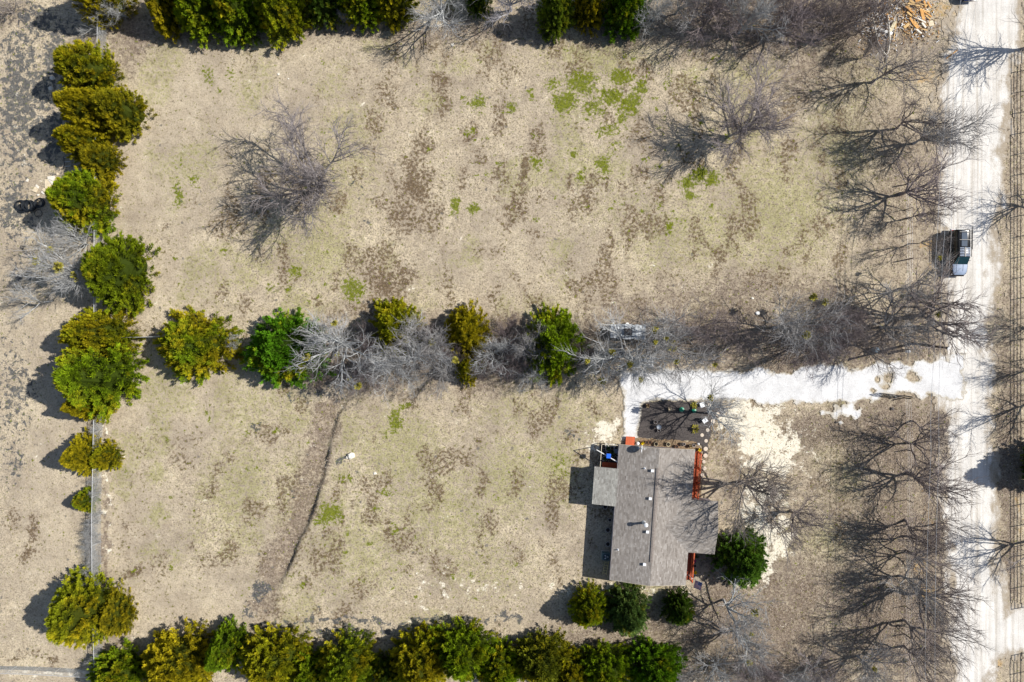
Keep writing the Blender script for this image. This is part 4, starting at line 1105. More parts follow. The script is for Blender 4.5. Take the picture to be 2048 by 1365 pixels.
ext.poly([(extU, extS, 2.26), (-HW + .1, extS, EZ + .03), (-HW + .1, extN, EZ + .03), (extU, extN, 2.26)], TH)
ext_o = ext.build('lean_to_roof', M['roof_edge'], house)
tag(ext_o, 'paler grey lean-to roof on the west side')

def shingles(quad, courses_dir_len, name, mat, seed, parent, clip=None, expo=0.14, tab=0.34):
    """quad: eave_a, eave_b, ridge_a (3-D). tabs laid along the eave."""
    a, b, c = (Vector(q) for q in quad)
    along = (b - a); LA = along.length; along.normalize()
    upv = (c - a); up = (upv - along * upv.dot(along)); LU = up.length; up.normalize()
    nrm = along.cross(up)
    if nrm.z < 0: nrm = -nrm
    rd = random.Random(seed)
    V = []; Fc = []; T = []
    nr = int(LU / expo)
    for r in range(nr + 1):
        y0 = r * expo; y1 = min(y0 + expo + 0.03, LU)
        x = -rd.uniform(0, tab)
        while x < LA:
            w = tab * rd.uniform(0.55, 1.35)
            x0 = max(x + 0.012, 0.0); x1 = min(x + w, LA)
            x += w
            if x1 - x0 < 0.04: continue
            mid = a + along * ((x0 + x1) / 2) + up * ((y0 + y1) / 2)
            if clip and not clip(mid): continue
            th = rd.uniform(0.012, 0.026)
            p = [a + along * x0 + up * y0 + nrm * th, a + along * x1 + up * y0 + nrm * th,
                 a + along * x1 + up * y1 + nrm * 0.006, a + along * x0 + up * y1 + nrm * 0.006,
                 a + along * x0 + up * y0, a + along * x1 + up * y0]
            k = len(V); V += [tuple(q) for q in p]
            Fc += [(k, k + 1, k + 2, k + 3), (k + 4, k + 5, k + 1, k), (k + 4, k, k + 3, k + 3), (k + 5, k + 2, k + 1, k + 1)]
            t = min(1, max(0, rd.gauss(0.5, 0.2))); T += [t] * 6
    Fc = [f for f in Fc if len(set(f)) == 4]
    o = link(name, np_mesh(name, np.array(V), np.array(Fc), mat, attrs={'tint': ('FLOAT', np.array(T))}), parent)
    o['kind'] = 'stuff'
    return o
shingles([(-HW, HLn, EZ), (-HW, -HLn, EZ), (0, HLn, RZ)], 0, 'shingles', M['shingle'], 1, roof_o)
inE = lambda p: not (abs(p.y - vcE) < hwE and p.z < zE - abs(p.y - vcE) * PITCH - 0.0)
shingles([(HW, -HLn, EZ), (HW, HLn, EZ), (0, -HLn, RZ)], 0, 'shingles', M['shingle'], 2, roof_o, inE)
outM = lambda p: p.z > RZ - PITCH * p.x - 0.02
shingles([(HW - hwE, vcE - hwE, EZ + .004), (uE, vcE - hwE, EZ + .004), (HW - hwE, vcE, zE + .004)], 0, 'shingles', M['shingle'], 3, roof_o, outM)
shingles([(uE, vcE + hwE, EZ + .004), (HW - hwE, vcE + hwE, EZ + .004), (uE, vcE, zE + .004)], 0, 'shingles', M['shingle'], 4, roof_o, outM)
shingles([(extU, extN, 2.26), (extU, extS, 2.26), (-HW + .1, extN, EZ + .03)], 0, 'shingles', M['shingle_grey'], 5, ext_o)
# ridge vent
v0 = HL(1313, 938, 4).y; v1 = HL(1300.5, 1127, 4).y
rvt = MB()
for s in (-1, 1):
    rvt.poly([(0, v1, RZ + .085), (s * 0.17, v1, RZ + .05), (s * 0.17, v0, RZ + .05), (0, v0, RZ + .085)], 0.035)
rvt.build('ridge_vent', M['roof_edge'], roof_o)
def slope_z(u):
    return RZ - PITCH * abs(u)
for (px, py) in ((1306, 943), (1301.6, 999), (1296, 1066), (1290, 1131.4)):
    q = HL(px, py, 3.95)
    z = slope_z(q.x)
    vb = MB()
    vb.box((q.x, q.y, z + 0.10), (0.25, 0.25, 0.20), taper=0.9)
    vb.box((q.x, q.y, z + 0.21), (0.30, 0.28, 0.04))
    vb.build('roof_vent', M['white_metal'], roof_o)
q = HL(1290, 1048, 3.9); z = slope_z(q.x)
fl = MB(); fl.tube((q.x, q.y, z - .1), (q.x, q.y, z + 1.0), 0.13, n=14)
fl.tube((q.x, q.y, z - .02), (q.x, q.y, z + .12), 0.24, 0.14, n=14)
fo = fl.build('flue_pipe', M['galv'], roof_o, smooth=True)
fc = MB(); fc.lathe((q.x, q.y, z + 1.0), [(0.0, -.02), (0.22, 0.0), (0.22, 0.10), (0.10, 0.2), (0, 0.22)], 16)
fc.build('flue_cap', M['white_metal'], fo, smooth=True)
for (px, py) in ((1289.5, 937), (1237.5, 1102.5)):
    q = HL(px, py, 3.3); z = slope_z(q.x)
    sp = MB(); sp.tube((q.x, q.y, z - .05), (q.x, q.y, z + .3), 0.05, n=10)
    sp.tube((q.x, q.y, z - .02), (q.x, q.y, z + .07), 0.14, 0.05, n=10)
    sp.build('plumbing_vent', M['white_metal'], roof_o, smooth=True)
# walls, openings
def wall_prism(m, pts, z0, z1):
    n = len(pts)
    m.add([(x, y, z0) for x, y in pts] + [(x, y, z1) for x, y in pts],
          [tuple(range(n - 1, -1, -1)), tuple(range(n, 2 * n))] + [(i, (i + 1) % n, n + (i + 1) % n, n + i) for i in range(n)])
eo = 0.28
w = MB()
x0, x1, y0, y1 = -HW + eo, HW - 1.15, -HLn + .3, HLn - .3
# main body with gable ends up to the ridge
secs = []
for y in (y0, y1):
    secs.append([Vector((x0, y, 0)), Vector((x1, y, 0)), Vector((x1, y, RZ - PITCH * x1 - TH - .02)), Vector((0, y, RZ - TH - .02)), Vector((x0, y, RZ + PITCH * x0 - TH - .02))])
w.loft(secs)
w.build('wall', M['siding'], house)
w2 = MB(); wall_prism(w2, [(x1 + .004, vcE - hwE + .3), (uE - .3, vcE - hwE + .3), (uE - .3, vcE + hwE - .3), (x1 + .004, vcE + hwE - .3)], 0, EZ - TH + .02)
w2.add([(uE - .3, vcE - hwE + .3, EZ - .12), (uE - .3, vcE + hwE - .3, EZ - .12), (uE - .3, vcE, zE - TH - .04), (uE - .4, vcE - hwE + .3, EZ - .12), (uE - .4, vcE + hwE - .3, EZ - .12), (uE - .4, vcE, zE - TH - .04)],
       [(0, 1, 2), (5, 4, 3), (0, 3, 4, 1), (1, 4, 5, 2), (2, 5, 3, 0)])
w2.build('porch_wall', M['siding'], house)
w3 = MB(); wall_prism(w3, [(extU + .25, extS + .25), (x0 - .004, extS + .25), (x0 - .004, extN - .25), (extU + .25, extN - .25)], 0, 2.14)
w3.build('lean_to_wall', M['siding'], house)
fa_ = MB()
fa_.box((-HW - .02, 0, EZ - .09), (0.03, 2 * HLn, 0.18))
fa_.build('fascia', M['siding'], house)
for s in (-1, 1):
    g = MB()
    for t in (-1, 1):
        g.poly([(0, s * (HLn + .022), RZ + .01), (t * HW, s * (HLn + .022), EZ + .01), (t * HW, s * (HLn + .006), EZ + .01), (0, s * (HLn + .006), RZ + .01)], 0.20)
    g.build('barge_board', M['cream'], house)
def window(c, size, axis):
    m = MB(); sx, sz = size
    d = (0.06, sx, sz) if axis == 'x' else (sx, 0.06, sz)
    m.box(c, d); o = m.build('window', M['white'], house)
    p = MB(); d = (0.075, sx - .14, sz - .14) if axis == 'x' else (sx - .14, 0.075, sz - .14)
    p.box(c, d); p.build('pane', M['window'], o)
for y in (-5.6, -3.2): window((x0, y, 1.5), (1.0, 1.1), 'x')
window((x0 + 1.6, y1, 1.5), (1.1, 1.0), 'y'); window((3.0 - .6, y1, 1.5), (0.9, 1.0), 'y')
for y in (-4.6, 4.0): window((x1, y, 1.5), (1.2, 1.1), 'x')
dr = MB(); dr.box((x0 + .0, 5.2, 1.08), (0.08, 0.9, 2.0)); do = dr.build('door', M['white'], house)
kb = MB(); kb.tube((x0 - .08, 4.85, 1.0), (x0 - .03, 4.85, 1.0), 0.035); kb.build('handle', M['galv'], do)
dr = MB(); dr.box((x1, 1.2, 1.3), (0.08, 0.95, 2.0)); do = dr.build('door', M['redwood'], house)
kb = MB(); kb.tube((x1 + .03, .85, 1.25), (x1 + .08, .85, 1.25), 0.035); kb.build('handle', M['galv'], do)

# decks: planks as separate pieces
def deck(name, u0, u1, v0, v1, z, label, mat, along='v', rails=()):
    t = thing(name, label, 'deck', HC + Rfwd @ Vector(((u0 + u1) / 2, (v0 + v1) / 2, 0)), ROT)
    W, D = u1 - u0, v1 - v0
    fr = MB(); fr.box((0, 0, z - .09), (W - .04, D - .04, 0.12)); fr.build('deck_frame', M['redwood_dark'], t)
    n = int((W if along == 'v' else D) / 0.145)
    pw = (W if along == 'v' else D) / n
    sh = MB(); sh.box((0, 0, 0), ((pw - .012), D, .035) if along == 'v' else (W, pw - .012, .035))
    me = sh.mesh('plank', mat)
    for i in range(n):
        o = link('plank', me, t)
        c = -((W if along == 'v' else D) / 2) + pw * (i + .5)
        o.location = (c, 0, z - .012 + random.uniform(-.003, .003)) if along == 'v' else (0, c, z - .012 + random.uniform(-.003, .003))
    for (a, b) in rails:
        a = Vector((*a, 0)); b = Vector((*b, 0))
        L = (b - a).length; k = max(1, round(L / 1.6))
        for i in range(k + 1):
            p = a.lerp(b, i / k)
            m = MB(); m.box((p.x, p.y, z / 2 + .5), (.09, .09, z + 1.0)); m.build('post', M['redwood'], t)
        for zz, hh in ((z + 0.98, .04), (z + .2, .07)):
            m = MB(); c = (a + b) / 2
            m.box((c.x, c.y, zz), (.12 if abs(b.x - a.x) < .1 else L, .12 if abs(b.y - a.y) < .1 else L, hh)); m.build('rail', M['redwood'], t)
        nb = int(L / .16)
        for i in range(1, nb):
            p = a.lerp(b, i / nb)
            m = MB(); m.box((p.x, p.y, z + .58), (.035, .035, .74)); m.build('baluster', M['redwood'], t)
    return t
vN = HL(1392, 903, .5).y; vS = vcE + hwE - .28
dN = deck('deck', x1 + .05, HL(1397, 950, .5).x, vS, vN, 0.4, 'long red-stained front porch deck along the east eave', M['redwood'], 'v',
          rails=((((HL(1397, 950, .5).x - x1 - .05) / 2 - .1, -(vN - vS) / 2 + .1), ((HL(1397, 950, .5).x - x1 - .05) / 2 - .1, (vN - vS) / 2 - .1)),))
for (px, py) in ((1395, 903), (1393.5, 935), (1391, 968), (1388.5, 998)):
    q = HL(px, py, 0.4); c = Rinv @ (Vector(dN.location) - HC)
    m = MB(); m.box((q.x - c.x - .1, q.y - c.y, 1.42), (.1, .1, 2.05)); m.build('post', M['redwood'], dN)
vS2 = vcE - hwE + .28; vB = HL(1378, 1161, .5).y
deck('deck', x1 + .05, HL(1383.5, 1130, .4).x, vB, vS2, 0.4, 'short red deck in the south-east corner of the house', M['redwood_dark'], 'v',
     rails=(((( HL(1383.5, 1130, .4).x - x1 - .05) / 2 - .08, -(vS2 - vB) / 2 + .06), ((HL(1383.5, 1130, .4).x - x1 - .05) / 2 - .08, (vS2 - vB) / 2 - .06)),))
a = HL(1251, 889, .4); b = HL(1270, 876, .4)
deck('back_steps', a.x, b.x, a.y - .35, b.y + .1, 0.42, 'small bright red wooden landing at the driveway end', M['redwood'], 'h')
# patio at the north-west corner
pa = HL(1200, 933, .1); pb = HL(1236, 889, .1)
pt = thing('patio', 'dark board patio packed with pots north of the lean-to', 'patio', HC + Rfwd @ Vector(((pa.x + pb.x) / 2, (pa.y + pb.y) / 2, 0)), ROT)
PW, PD = pb.x - pa.x + .2, pb.y - pa.y
nP = 14
sh = MB(); sh.box((0, 0, 0), (PW, PD / nP - .012, .05)); me = sh.mesh('board', M['patio'])
for i in range(nP):
    link('board', me, pt, (0, -PD / 2 + PD / nP * (i + .5), .05 + random.uniform(-.004, .004)))
for seg, h in ((((-PW / 2, -PD / 2), (-PW / 2, PD / 2)), 1.0), (((-PW / 2, PD / 2), (PW / 2 - .3, PD / 2)), 1.0)):
    (ax, ay), (bx, by) = seg
    m = MB(); m.box(((ax + bx) / 2, (ay + by) / 2, h), (abs(bx - ax) + .05, abs(by - ay) + .05, .05)); m.build('rail', M['cream'], pt)
    for t in (0, .5, 1):
        m = MB(); m.box((ax + (bx - ax) * t, ay + (by - ay) * t, h / 2), (.07, .07, h - .03)); m.build('post', M['cream'], pt)
bz = HL(1222, 931.5, .5)
bn = thing('wooden_bench', 'red wooden bench against the lean-to wall on the patio', 'bench', HC + Rfwd @ Vector((bz.x, bz.y + .1, .075)), ROT)
for i in range(4):
    m = MB(); m.box((0, -.18 + .12 * i, .45), (2.0, .11, .035)); m.build('slat', M['redwood'], bn)
for sx in (-.85, .85):
    for sy in (-.15, .15):
        m = MB(); m.box((sx, sy, .215), (.07, .07, .43)); m.build('leg', M['redwood_dark'], bn)
m = MB(); m.box((0, -.24, .68), (2.0, .04, .30)); m.build('backrest', M['redwood'], bn)

def pot(px, py, r, h, mat, label, group, soil=True, base=0.0, plant=None, cat='pot', name='flower_pot', sq=False):
    g = P(px, py, base)
    t = thing(name, label, cat, (g.x, g.y, base), random.uniform(0, 1), group)
    m = MB()
    m.lathe((0, 0, 0), [(0, 0), (r * .72, 0), (r * .95, h * .85), (r * 1.05, h * .85), (r * 1.05, h), (r * .88, h), (r * .82, h * .8)], 4 if sq else 16)
    m.build('rim_and_body', mat, t, smooth=not sq)
    s = MB(); s.lathe((0, 0, 0), [(r * .84, h * .82), (r * .4, h * .86), (0, h * .84)], 4 if sq else 16); s.build('soil', M['dirt_dark'], t)
    if plant:
        rdp = random.Random(int(px * 7 + py))
        pl = MB()
        for i in range(26):
            a = rdp.uniform(0, 6.283); e = rdp.uniform(.2, 1.4); L = r * rdp.uniform(.7, 1.3)
            c = Vector((math.cos(a) * math.cos(e) * L, math.sin(a) * math.cos(e) * L, h * .85 + math.sin(e) * L))
            w_ = Vector((-math.sin(a), math.cos(a), 0)) * r * .28
            pl.add([(0, 0, h * .84), c + w_, c * 1.12 + Vector((0, 0, -.1 * h)), c - w_], [(0, 1, 2, 3)])
        pl.build('flowers' if plant in ('yellow', 'pink') else 'leaves', M[plant], t)
    return t
M['potplant'] = simple('pot_leaves', (0.06, 0.10, 0.03), 0.8, 0, .4, 9, 0)
M['dryplant'] = simple('dry_stalks', (0.32, 0.24, 0.13), 0.9, 0, .4, 9, 0)
GP = 'pots crowded on the patio'
ppos = [(1203,904,.2,'potdark'),(1208,899,.17,'potgrey'),(1206.5,917,.24,'potgrey'),(1215,897,.3,'potgrey'),(1222,896,.3,'potgrey'),(1216,904,.28,'potgrey'),(1223.5,903,.3,'terracotta'),(1231,897,.2,'potgrey'),(1202,922,.2,'potgrey'),(1209,916.5,.26,'potgrey'),(1234,911,.18,'potgrey'),(1233,917,.16,'potdark'),(1226,911,.18,'potgrey'),(1218,922,.12,'potcream'),(1231,926,.14,'potdark')]
plab = ['dark pot at the west rail of the patio','grey pot at the north-west patio corner','grey stone pot at mid west rail of the patio','round grey pot in the back row, left','round grey pot in the back row, right','round grey pot in the second row, left','brownish round pot in the second row, right','grey pot next to the house wall, northernmost','grey pot at the south-west patio corner','grey pot left of the blue box','grey pot beside the house wall, middle','small dark pot by the house wall, southern','grey pot right of the blue box','tiny cream pot below the blue box','small dark pot at the bench end by the wall']
for i, (x, y, r, mm) in enumerate(ppos):
    pot(x, y, r, r * 1.5, M[mm], plab[i], GP, base=0.075, plant='potplant' if i % 3 == 0 else None)
pot(1201.5,932,.28,.4,M['potcream'],'cream ring pot at the lean-to corner of the patio',GP,base=0.075)
for i, (x, n) in enumerate(((1214,'leftmost'),(1221.5,'middle'),(1228,'rightmost'))):
    g = P(x, 890.5 + i * .5, .4)
    t = thing('planter_box', f'white planter box at the north patio rail, {n}', 'planter', (g.x, g.y, .075), ROT, 'white planters on the patio rail')
    m = MB(); m.box((0, 0, .2), (.36, .26, .4), taper=1.1); m.build('box', M['white'], t)
    m = MB(); m.box((0, 0, .405), (.33, .22, .02)); m.build('soil', M['dirt_dark'] if i == 1 else M['stone_white'], t)
g = P(1232, 902.5, .5); t = thing('storage_bin', 'pale grey square storage bin beside the house wall on the patio', 'bin', (g.x, g.y, .075), ROT)
m = MB(); m.box((0, 0, .24), (.42, .42, .48), taper=1.08); m.build('bin_body', M['potgrey'], t)
m = MB(); m.box((0, 0, .505), (.5, .5, .05)); m.build('lid', M['car_grey'], t)
# white beam with blue box over the patio
pA = P(1193, 900, 2.2); pB = P(1237.5, 926, 2.35); base = P(1193.6, 900.2)
t = thing('white_beam', 'long white pole spanning the patio from post to eave', 'pole', (pA.x, pA.y, 0), 0)
m = MB(); m.tube((0, 0, 2.2), (pB.x - pA.x, pB.y - pA.y, 2.35), .05, n=8); m.build('beam', M['white'], t)
m = MB(); m.tube((0, 0, 0), (0, 0, 2.2), .045, n=8); m.build('post', M['wood_pole'], t)
pc = P(1217, 912, 2.38)
t = thing('blue_box', 'bright blue box sitting on the white pole over the patio', 'box', (pc.x, pc.y, 2.30), ROT)
m = MB(); m.box((0, 0, .12), (.44, .46, .24), taper=.92); m.build('box_body', M['blue_plastic'], t)
m = MB(); m.box((0, 0, .255), (.46, .48, .03)); m.build('lid', M['blue_plastic'], t)

# satellite dish
q = HL(1281, 898.5, 4.0); z = slope_z(q.x)
sdh = thing('satellite_dish', 'white satellite dish on the north end of the roof', 'satellite dish', HC + Rfwd @ Vector((q.x, q.y, z)), ROT)
m = MB(); m.tube((0, 0, -.02), (0, 0, .55), .03, n=8); m.tube((0, 0, .5), (.1, 0, .62), .03, n=8); m.box((0, 0, .01), (.2, .2, .03)); m.build('mast', M['galv'], sdh)
dm = MB(); prof = [(0, 0), (.15, .012), (.28, .045), (.40, .10), (.405, .115), (.28, .06), (.15, .027), (0, .015)]
dm.lathe((0, 0, 0), prof, 24)
tl = Matrix.Rotation(R_(74), 3, 'Y')
dm.v = [tuple(tl @ Vector(v) + Vector((.08, 0, .62))) for v in dm.v]
dm.build('reflector', M['white_metal'], sdh, smooth=True)
m = MB(); m.tube((.12, 0, .3), (.48, 0, .55), .015, n=6); m.box((.5, 0, .6), (.10, .07, .10)); m.build('feed_arm', M['galv'], sdh)

# air conditioner
g = P(1210, 1109.5, 0); ac = thing('air_conditioner', 'grey-green air conditioning unit by the west wall', 'air conditioner', (g.x, g.y, 0), ROT)
m = MB(); m.box((0, 0, .05), (.95, .95, .1)); m.build('pad', M['concrete'], ac)
m = MB(); m.box((0, 0, .47), (.8, .8, .74)); m.build('casing', M['ac'], ac)
m = MB(); m.lathe((0, 0, .845), [(.34, 0), (.36, .03), (.33, .03), (.32, 0)], 24)
for i in range(1, 5): m.torus((0, 0, .865), .07 * i, .006, 20, 4)
for i in range(8):
    a = math.pi * i / 8; m.tube((math.cos(a) * .33, math.sin(a) * .33, .862), (-math.cos(a) * .33, -math.sin(a) * .33, .862), .006, n=4)
m.build('fan_grille', M['dark_metal'], ac)
m = MB()
for i in range(3):
    r3 = Matrix.Rotation(2.094 * i, 3, 'Z') @ Matrix.Rotation(R_(18), 3, 'X')
    m.box(r3 @ Vector((.15, 0, 0)) + Vector((0, 0, .852)), (.2, .14, .008), r3)
m.build('fan_blades', M['white_metal'], ac)
# ladder on the ground by the wall
pA = P(1214.5, 1118, 0); pB = P(1208.5, 1149, 0)
ld = thing('ladder', 'yellow ladder lying along the west wall of the house', 'ladder', ((pA + pB) / 2), math.atan2(pB.y - pA.y, pB.x - pA.x) )
L = (pB - pA).length
for s in (-1, 1):
    m = MB(); m.box((0, s * .2, .05), (L, .035, .08)); m.build('stile', M['ladder'], ld)
nr = 6
for i in range(nr):
    x = -L / 2 + L * (i + .5) / nr
    m = MB(); m.tube((x, -.19, .05), (x, .19, .05), .028, n=8); m.build('rung', M['ladder'], ld)
GW = 'pots along the west wall'
for (x, y, r, lab) in ((1215,1059,.26,'grey pot at mid west wall'),(1215,1087,.26,'grey pot north of the air conditioner'),(1209.5,1013,.24,'grey pot under the lean-to eave'),(1219,1039,.2,'small grey pot between the lean-to and mid west wall'),(1226,1018,.18,'small grey pot tucked by the west eave')):
    pot(x, y, r, .34, M['potgrey'], lab, GW)
g = P(1196, 1093); 
# pots along the north wall
GN = 'pots along the north wall'
pot(1283,885.5,.22,.3,M['terracotta'],'pot of yellow flowers next to the white ball',GN,base=.04,plant='yellow')
npos = [(1292.5,884.5,.18,'terracotta','terracotta pot first right of the yellow flowers'),(1299,884.6,.18,'terracotta','terracotta pot second right of the yellow flowers'),(1311,888,.22,'potcream','pale ring pot left of the cream one at the north wall'),(1335.5,888.5,.22,'potcream','cream ring pot at mid north wall'),(1352,892.8,.2,'terracotta','brown pot below the row at the north wall'),(1363,888.5,.2,'potdark','dark pot in the north wall row'),(1367,888,.16,'potgrey','grey pot touching the dark pot in the north wall row'),(1379,892,.2,'potdark','dark pot with a dead plant near the porch'),(1386.5,890.5,.17,'potgrey','grey pot near the north-east house corner')]
for (x, y, r, mm, lab) in npos:
    pot(x, y, r, .3, M[mm], lab, GN, base=.04, plant='dryplant' if 'dead' in lab else None)
pot(1398.5,899.2,.2,.3,M['terracotta'],'pot of yellow flowers at the porch corner',GN,base=.04,plant='yellow')
g = P(1273.6, 886); t = thing('gazing_ball', 'white garden ball beside the red landing', 'ornament', (g.x, g.y, .04), 0)
m = MB(); m.lathe((0, 0, 0), [(0, 0), (.13, 0), (.1, .05), (.06, .2), (.1, .28)], 14); m.build('stand', M['concrete'], t, smooth=True)
m = MB(); m.lathe((0, 0, .45), [(0, -.21)] + [(.21 * math.sin(R_(a)), -.21 * math.cos(R_(a))) for a in range(20, 180, 20)] + [(0, .21)], 18); m.build('ball', M['white'], t, smooth=True)
g = P(1394.5, 887.5); t = thing('garden_lantern', 'small white lantern at the north end of the porch', 'lantern', (g.x, g.y, .04), 0)
m = MB(); m.box((0, 0, .3), (.18, .18, .3)); m.tube((0, 0, 0), (0, 0, .2), .03); m.build('lamp_body', M['white'], t)
m = MB(); m.box((0, 0, .5), (.24, .24, .1), taper=.1); m.build('cap', M['white'], t)
# pots by the south deck
GS = 'things beside the short red deck'
pot(1388,1121,.2,.26,M['potdark'],'pot of pink flowers beside the short red deck',GS,plant='pink')
pot(1389,1144,.18,.26,M['potdark'],'pot with a yellow flower beside the short red deck',GS,plant='yellow')
pot(1388.5,1131,.2,.28,M['potgrey'],'grey pot between the pink and yellow flowers',GS)
pot(1385.5,1137,.14,.2,M['terracotta'],'small terracotta pot touching the short red deck',GS)
pot(1391,1112,.2,.3,M['potdark'],'dark pot under the porch eave by the short red deck',GS,plant='potplant')
g = P(1384.5, 1152); t = thing('hose_coil', 'blue garden hose coil at the foot of the short red deck', 'hose', (g.x, g.y, .01), 0)
for i, (r, z) in enumerate(((.26, .02), (.21, .03), (.235, .055))):
    m = MB(); m.torus((0, 0, z), r, .018, 26, 6); m.build('hose_loop', simple('hose_blue', (.05, .14, .28), .5, 0, .1, 4, 0) if i == 0 else bpy.data.materials['hose_blue'], t, smooth=True)
# flag on angled pole
p0 = P(1384, 1158, 1.7); p1 = P(1405.5, 1166.5, 2.55)
fg = thing('flag', 'american flag on an angled pole at the south-east house corner', 'flag', (p0.x, p0.y, 0), 0)
m = MB(); m.tube((0, 0, 1.7), (p1.x - p0.x, p1.y - p0.y, 2.55), .018, n=8); m.tube((0, 0, 1.55), (0.02, 0, 1.72), .035, n=8); m.tube((-.03, 0, 0), (-.03, 0, 1.72), .045, n=6); m.build('flag_pole', M['white'], fg)
hd = (p1 - p0); a0_ = hd * 0.30; hoist = hd * 0.68
off0 = Vector((0, 0, 1.7)) + a0_
fly = Vector((-.14, -.92, -.22))
nu, nv = 26, 13
V = []; Fc = []; MI = []
wv = hoist.cross(fly).normalized()
for i in range(nu + 1):
    for j in range(nv + 1):
        u, v_ = i / nu, j / nv
        p = off0 + hoist * v_ + fly * u + wv * (.05 * math.sin(u * 7 + v_ * 2) * u ** .5) - Vector((0, 0, .03)) * 0
        V.append(tuple(p))
for i in range(nu):
    for j in range(nv):
        Fc.append((i * (nv + 1) + j, (i + 1) * (nv + 1) + j, (i + 1) * (nv + 1) + j + 1, i * (nv + 1) + j + 1))
        if i < 11 and j >= 6: MI.append(2)
        else: MI.append(0 if j % 2 == 0 else 1)
link('flag_cloth', np_mesh('flag_cloth', np.array(V), np.array(Fc), [M['flag_red'], M['flag_white'], M['flag_blue']], MI, smooth=True), fg)
st = MB()
def fp(u, v_): return off0 + hoist * v_ + fly * u + wv * (.05 * math.sin(u * 7 + v_ * 2) * u ** .5)
for r in range(9):
    for c in range(6 if r % 2 == 0 else 5):
        u = (c + (1 if r % 2 == 0 else 1.5)) / 6.9 * 11 / nu; v_ = 6 / 13 + (r + 1) / 10 * 7 / 13
        for s in (1, -1):
            c0 = fp(u, v_) + wv * .004 * s
            pts = []
            for k in range(10):
                rr = .018 if k % 2 == 0 else .0075
                pts.append(c0 + hoist.normalized() * (rr * math.cos(k * .6283)) + fly.normalized() * (rr * math.sin(k * .6283)))
            st.add(pts, [tuple(range(10))])
st_o = st.build('stars', M['flag_white'], fg); st_o['kind'] = 'stuff'

# ------------------------------------------------------------------ garden bed things and stepping stones
GSt = 'round stepping stones'
stones = [(1425.6,842.7,.25,'large stepping stone at the corner of the mulch bed'),(1435,829,.22,'stepping stone highest up in the mulch bed corner'),(1418.8,810,.2,'stepping stone at the top of the mulch bed'),(1414.7,860.5,.2,'stepping stone second below the mulch bed corner'),(1403.7,870.5,.2,'stepping stone inside the mulch bed left of the line'),(1411.6,882,.2,'stepping stone first of the straight line beside the porch'),(1410.9,898,.24,'stepping stone second of the straight line beside the porch'),(1410.4,911.5,.24,'stepping stone third of the straight line beside the porch'),(1407.5,924,.2,'stepping stone fourth of the straight line beside the porch'),(1408.4,937,.23,'stepping stone fifth of the straight line beside the porch'),(1404.3,950,.2,'stepping stone last of the straight line beside the porch')]
for (x, y, r, lab) in stones:
    g = P(x, y); m = MB(); m.lathe((0, 0, 0), [(0, 0), (r, 0), (r * 1.0, .045), (r * .95, .055), (0, .057)], 20)
    o = m.build('stepping_stone', M['concrete'], loc=(g.x, g.y, .02)); tag(o, lab, 'stepping stone', GSt)
g = P(1339, 818.5); t = thing('wooden_crate', 'tan square box in the mulch bed', 'box', (g.x, g.y, .03), .1)
m = MB(); m.box((0, 0, .2), (.36, .36, .4)); m.build('box_body', M['carton'], t); m = MB(); m.box((0, 0, .41), (.38, .38, .025)); m.build('lid', M['carton'], t)
for (x, y, r, lab) in ((1362,819,.25,'larger green round bin with lid in the mulch bed'),(1386.6,821,.22,'smaller green round bin with lid under the bare twigs')):
    g = P(x, y); t = thing('green_bin', lab, 'bin', (g.x, g.y, .03), 0, 'green bins in the mulch bed')
    m = MB(); m.lathe((0, 0, 0), [(0, 0), (r * .9, 0), (r * .98, .3), (r, .3)], 18); m.build('bin_body', M['green_plastic'], t, smooth=True)
    m = MB(); m.lathe((0, 0, .3), [(r, 0), (r * 1.05, .0), (r * 1.05, .04), (r * .6, .07), (0, .09)], 18); m.build('lid', M['green_plastic'], t, smooth=True)
g = P(1315.5, 853); t = thing('bird_bath', 'grey stone bird bath in the mulch bed', 'bird bath', (g.x, g.y, .03), 0)
m = MB(); m.lathe((0, 0, 0), [(0, 0), (.2, 0), (.18, .06), (.07, .12), (.07, .5), (.14, .56)], 16); m.build('pedestal', M['potgrey'], t, smooth=True)
m = MB(); m.lathe((0, 0, .56), [(0, 0), (.15, 0), (.26, .07), (.26, .1), (.2, .06), (0, .04)], 18); m.build('basin', M['car_grey'], t, smooth=True)
pot(1309.8,844,.2,.35,M['potgrey'],'grey stone urn left of the bird bath','stone ornaments in the mulch bed',base=.03)
pot(1316.8,860.5,.18,.3,M['potgrey'],'grey stone urn below the bird bath','stone ornaments in the mulch bed',base=.03)
pot(1294.5,811.5,.2,.28,M['terracotta'],'terracotta pot in the top left of the mulch bed','stone ornaments in the mulch bed',base=.03,plant='dryplant')
def chair(px, py, rz, lab):
    g = P(px, py); t = thing('garden_chair', lab, 'chair', (g.x, g.y, .03), rz, 'white garden chairs')
    m = MB(); m.box((0, 0, .42), (.5, .5, .04)); m.build('seat', M['white_metal'], t)
    m = MB(); m.box((0, .25, .70), (.5, .04, .5), Matrix.Rotation(R_(-12), 3, 'X')); m.build('backrest', M['white_metal'], t)
    for sx in (-.21, .21):
        for sy in (-.21, .21):
            m = MB(); m.tube((sx, sy, 0), (sx, sy, .41), .02, n=6); m.build('leg', M['white_metal'], t)
        m = MB(); m.box((sx * 1.15, 0, .62), (.05, .46, .03)); m.build('armrest', M['white_metal'], t)
chair(1401.5, 809, 1.9, 'white garden chair at the top of the mulch bed')
chair(1407, 840.5, .6, 'white garden chair at the foot of the bare tree in the bed')
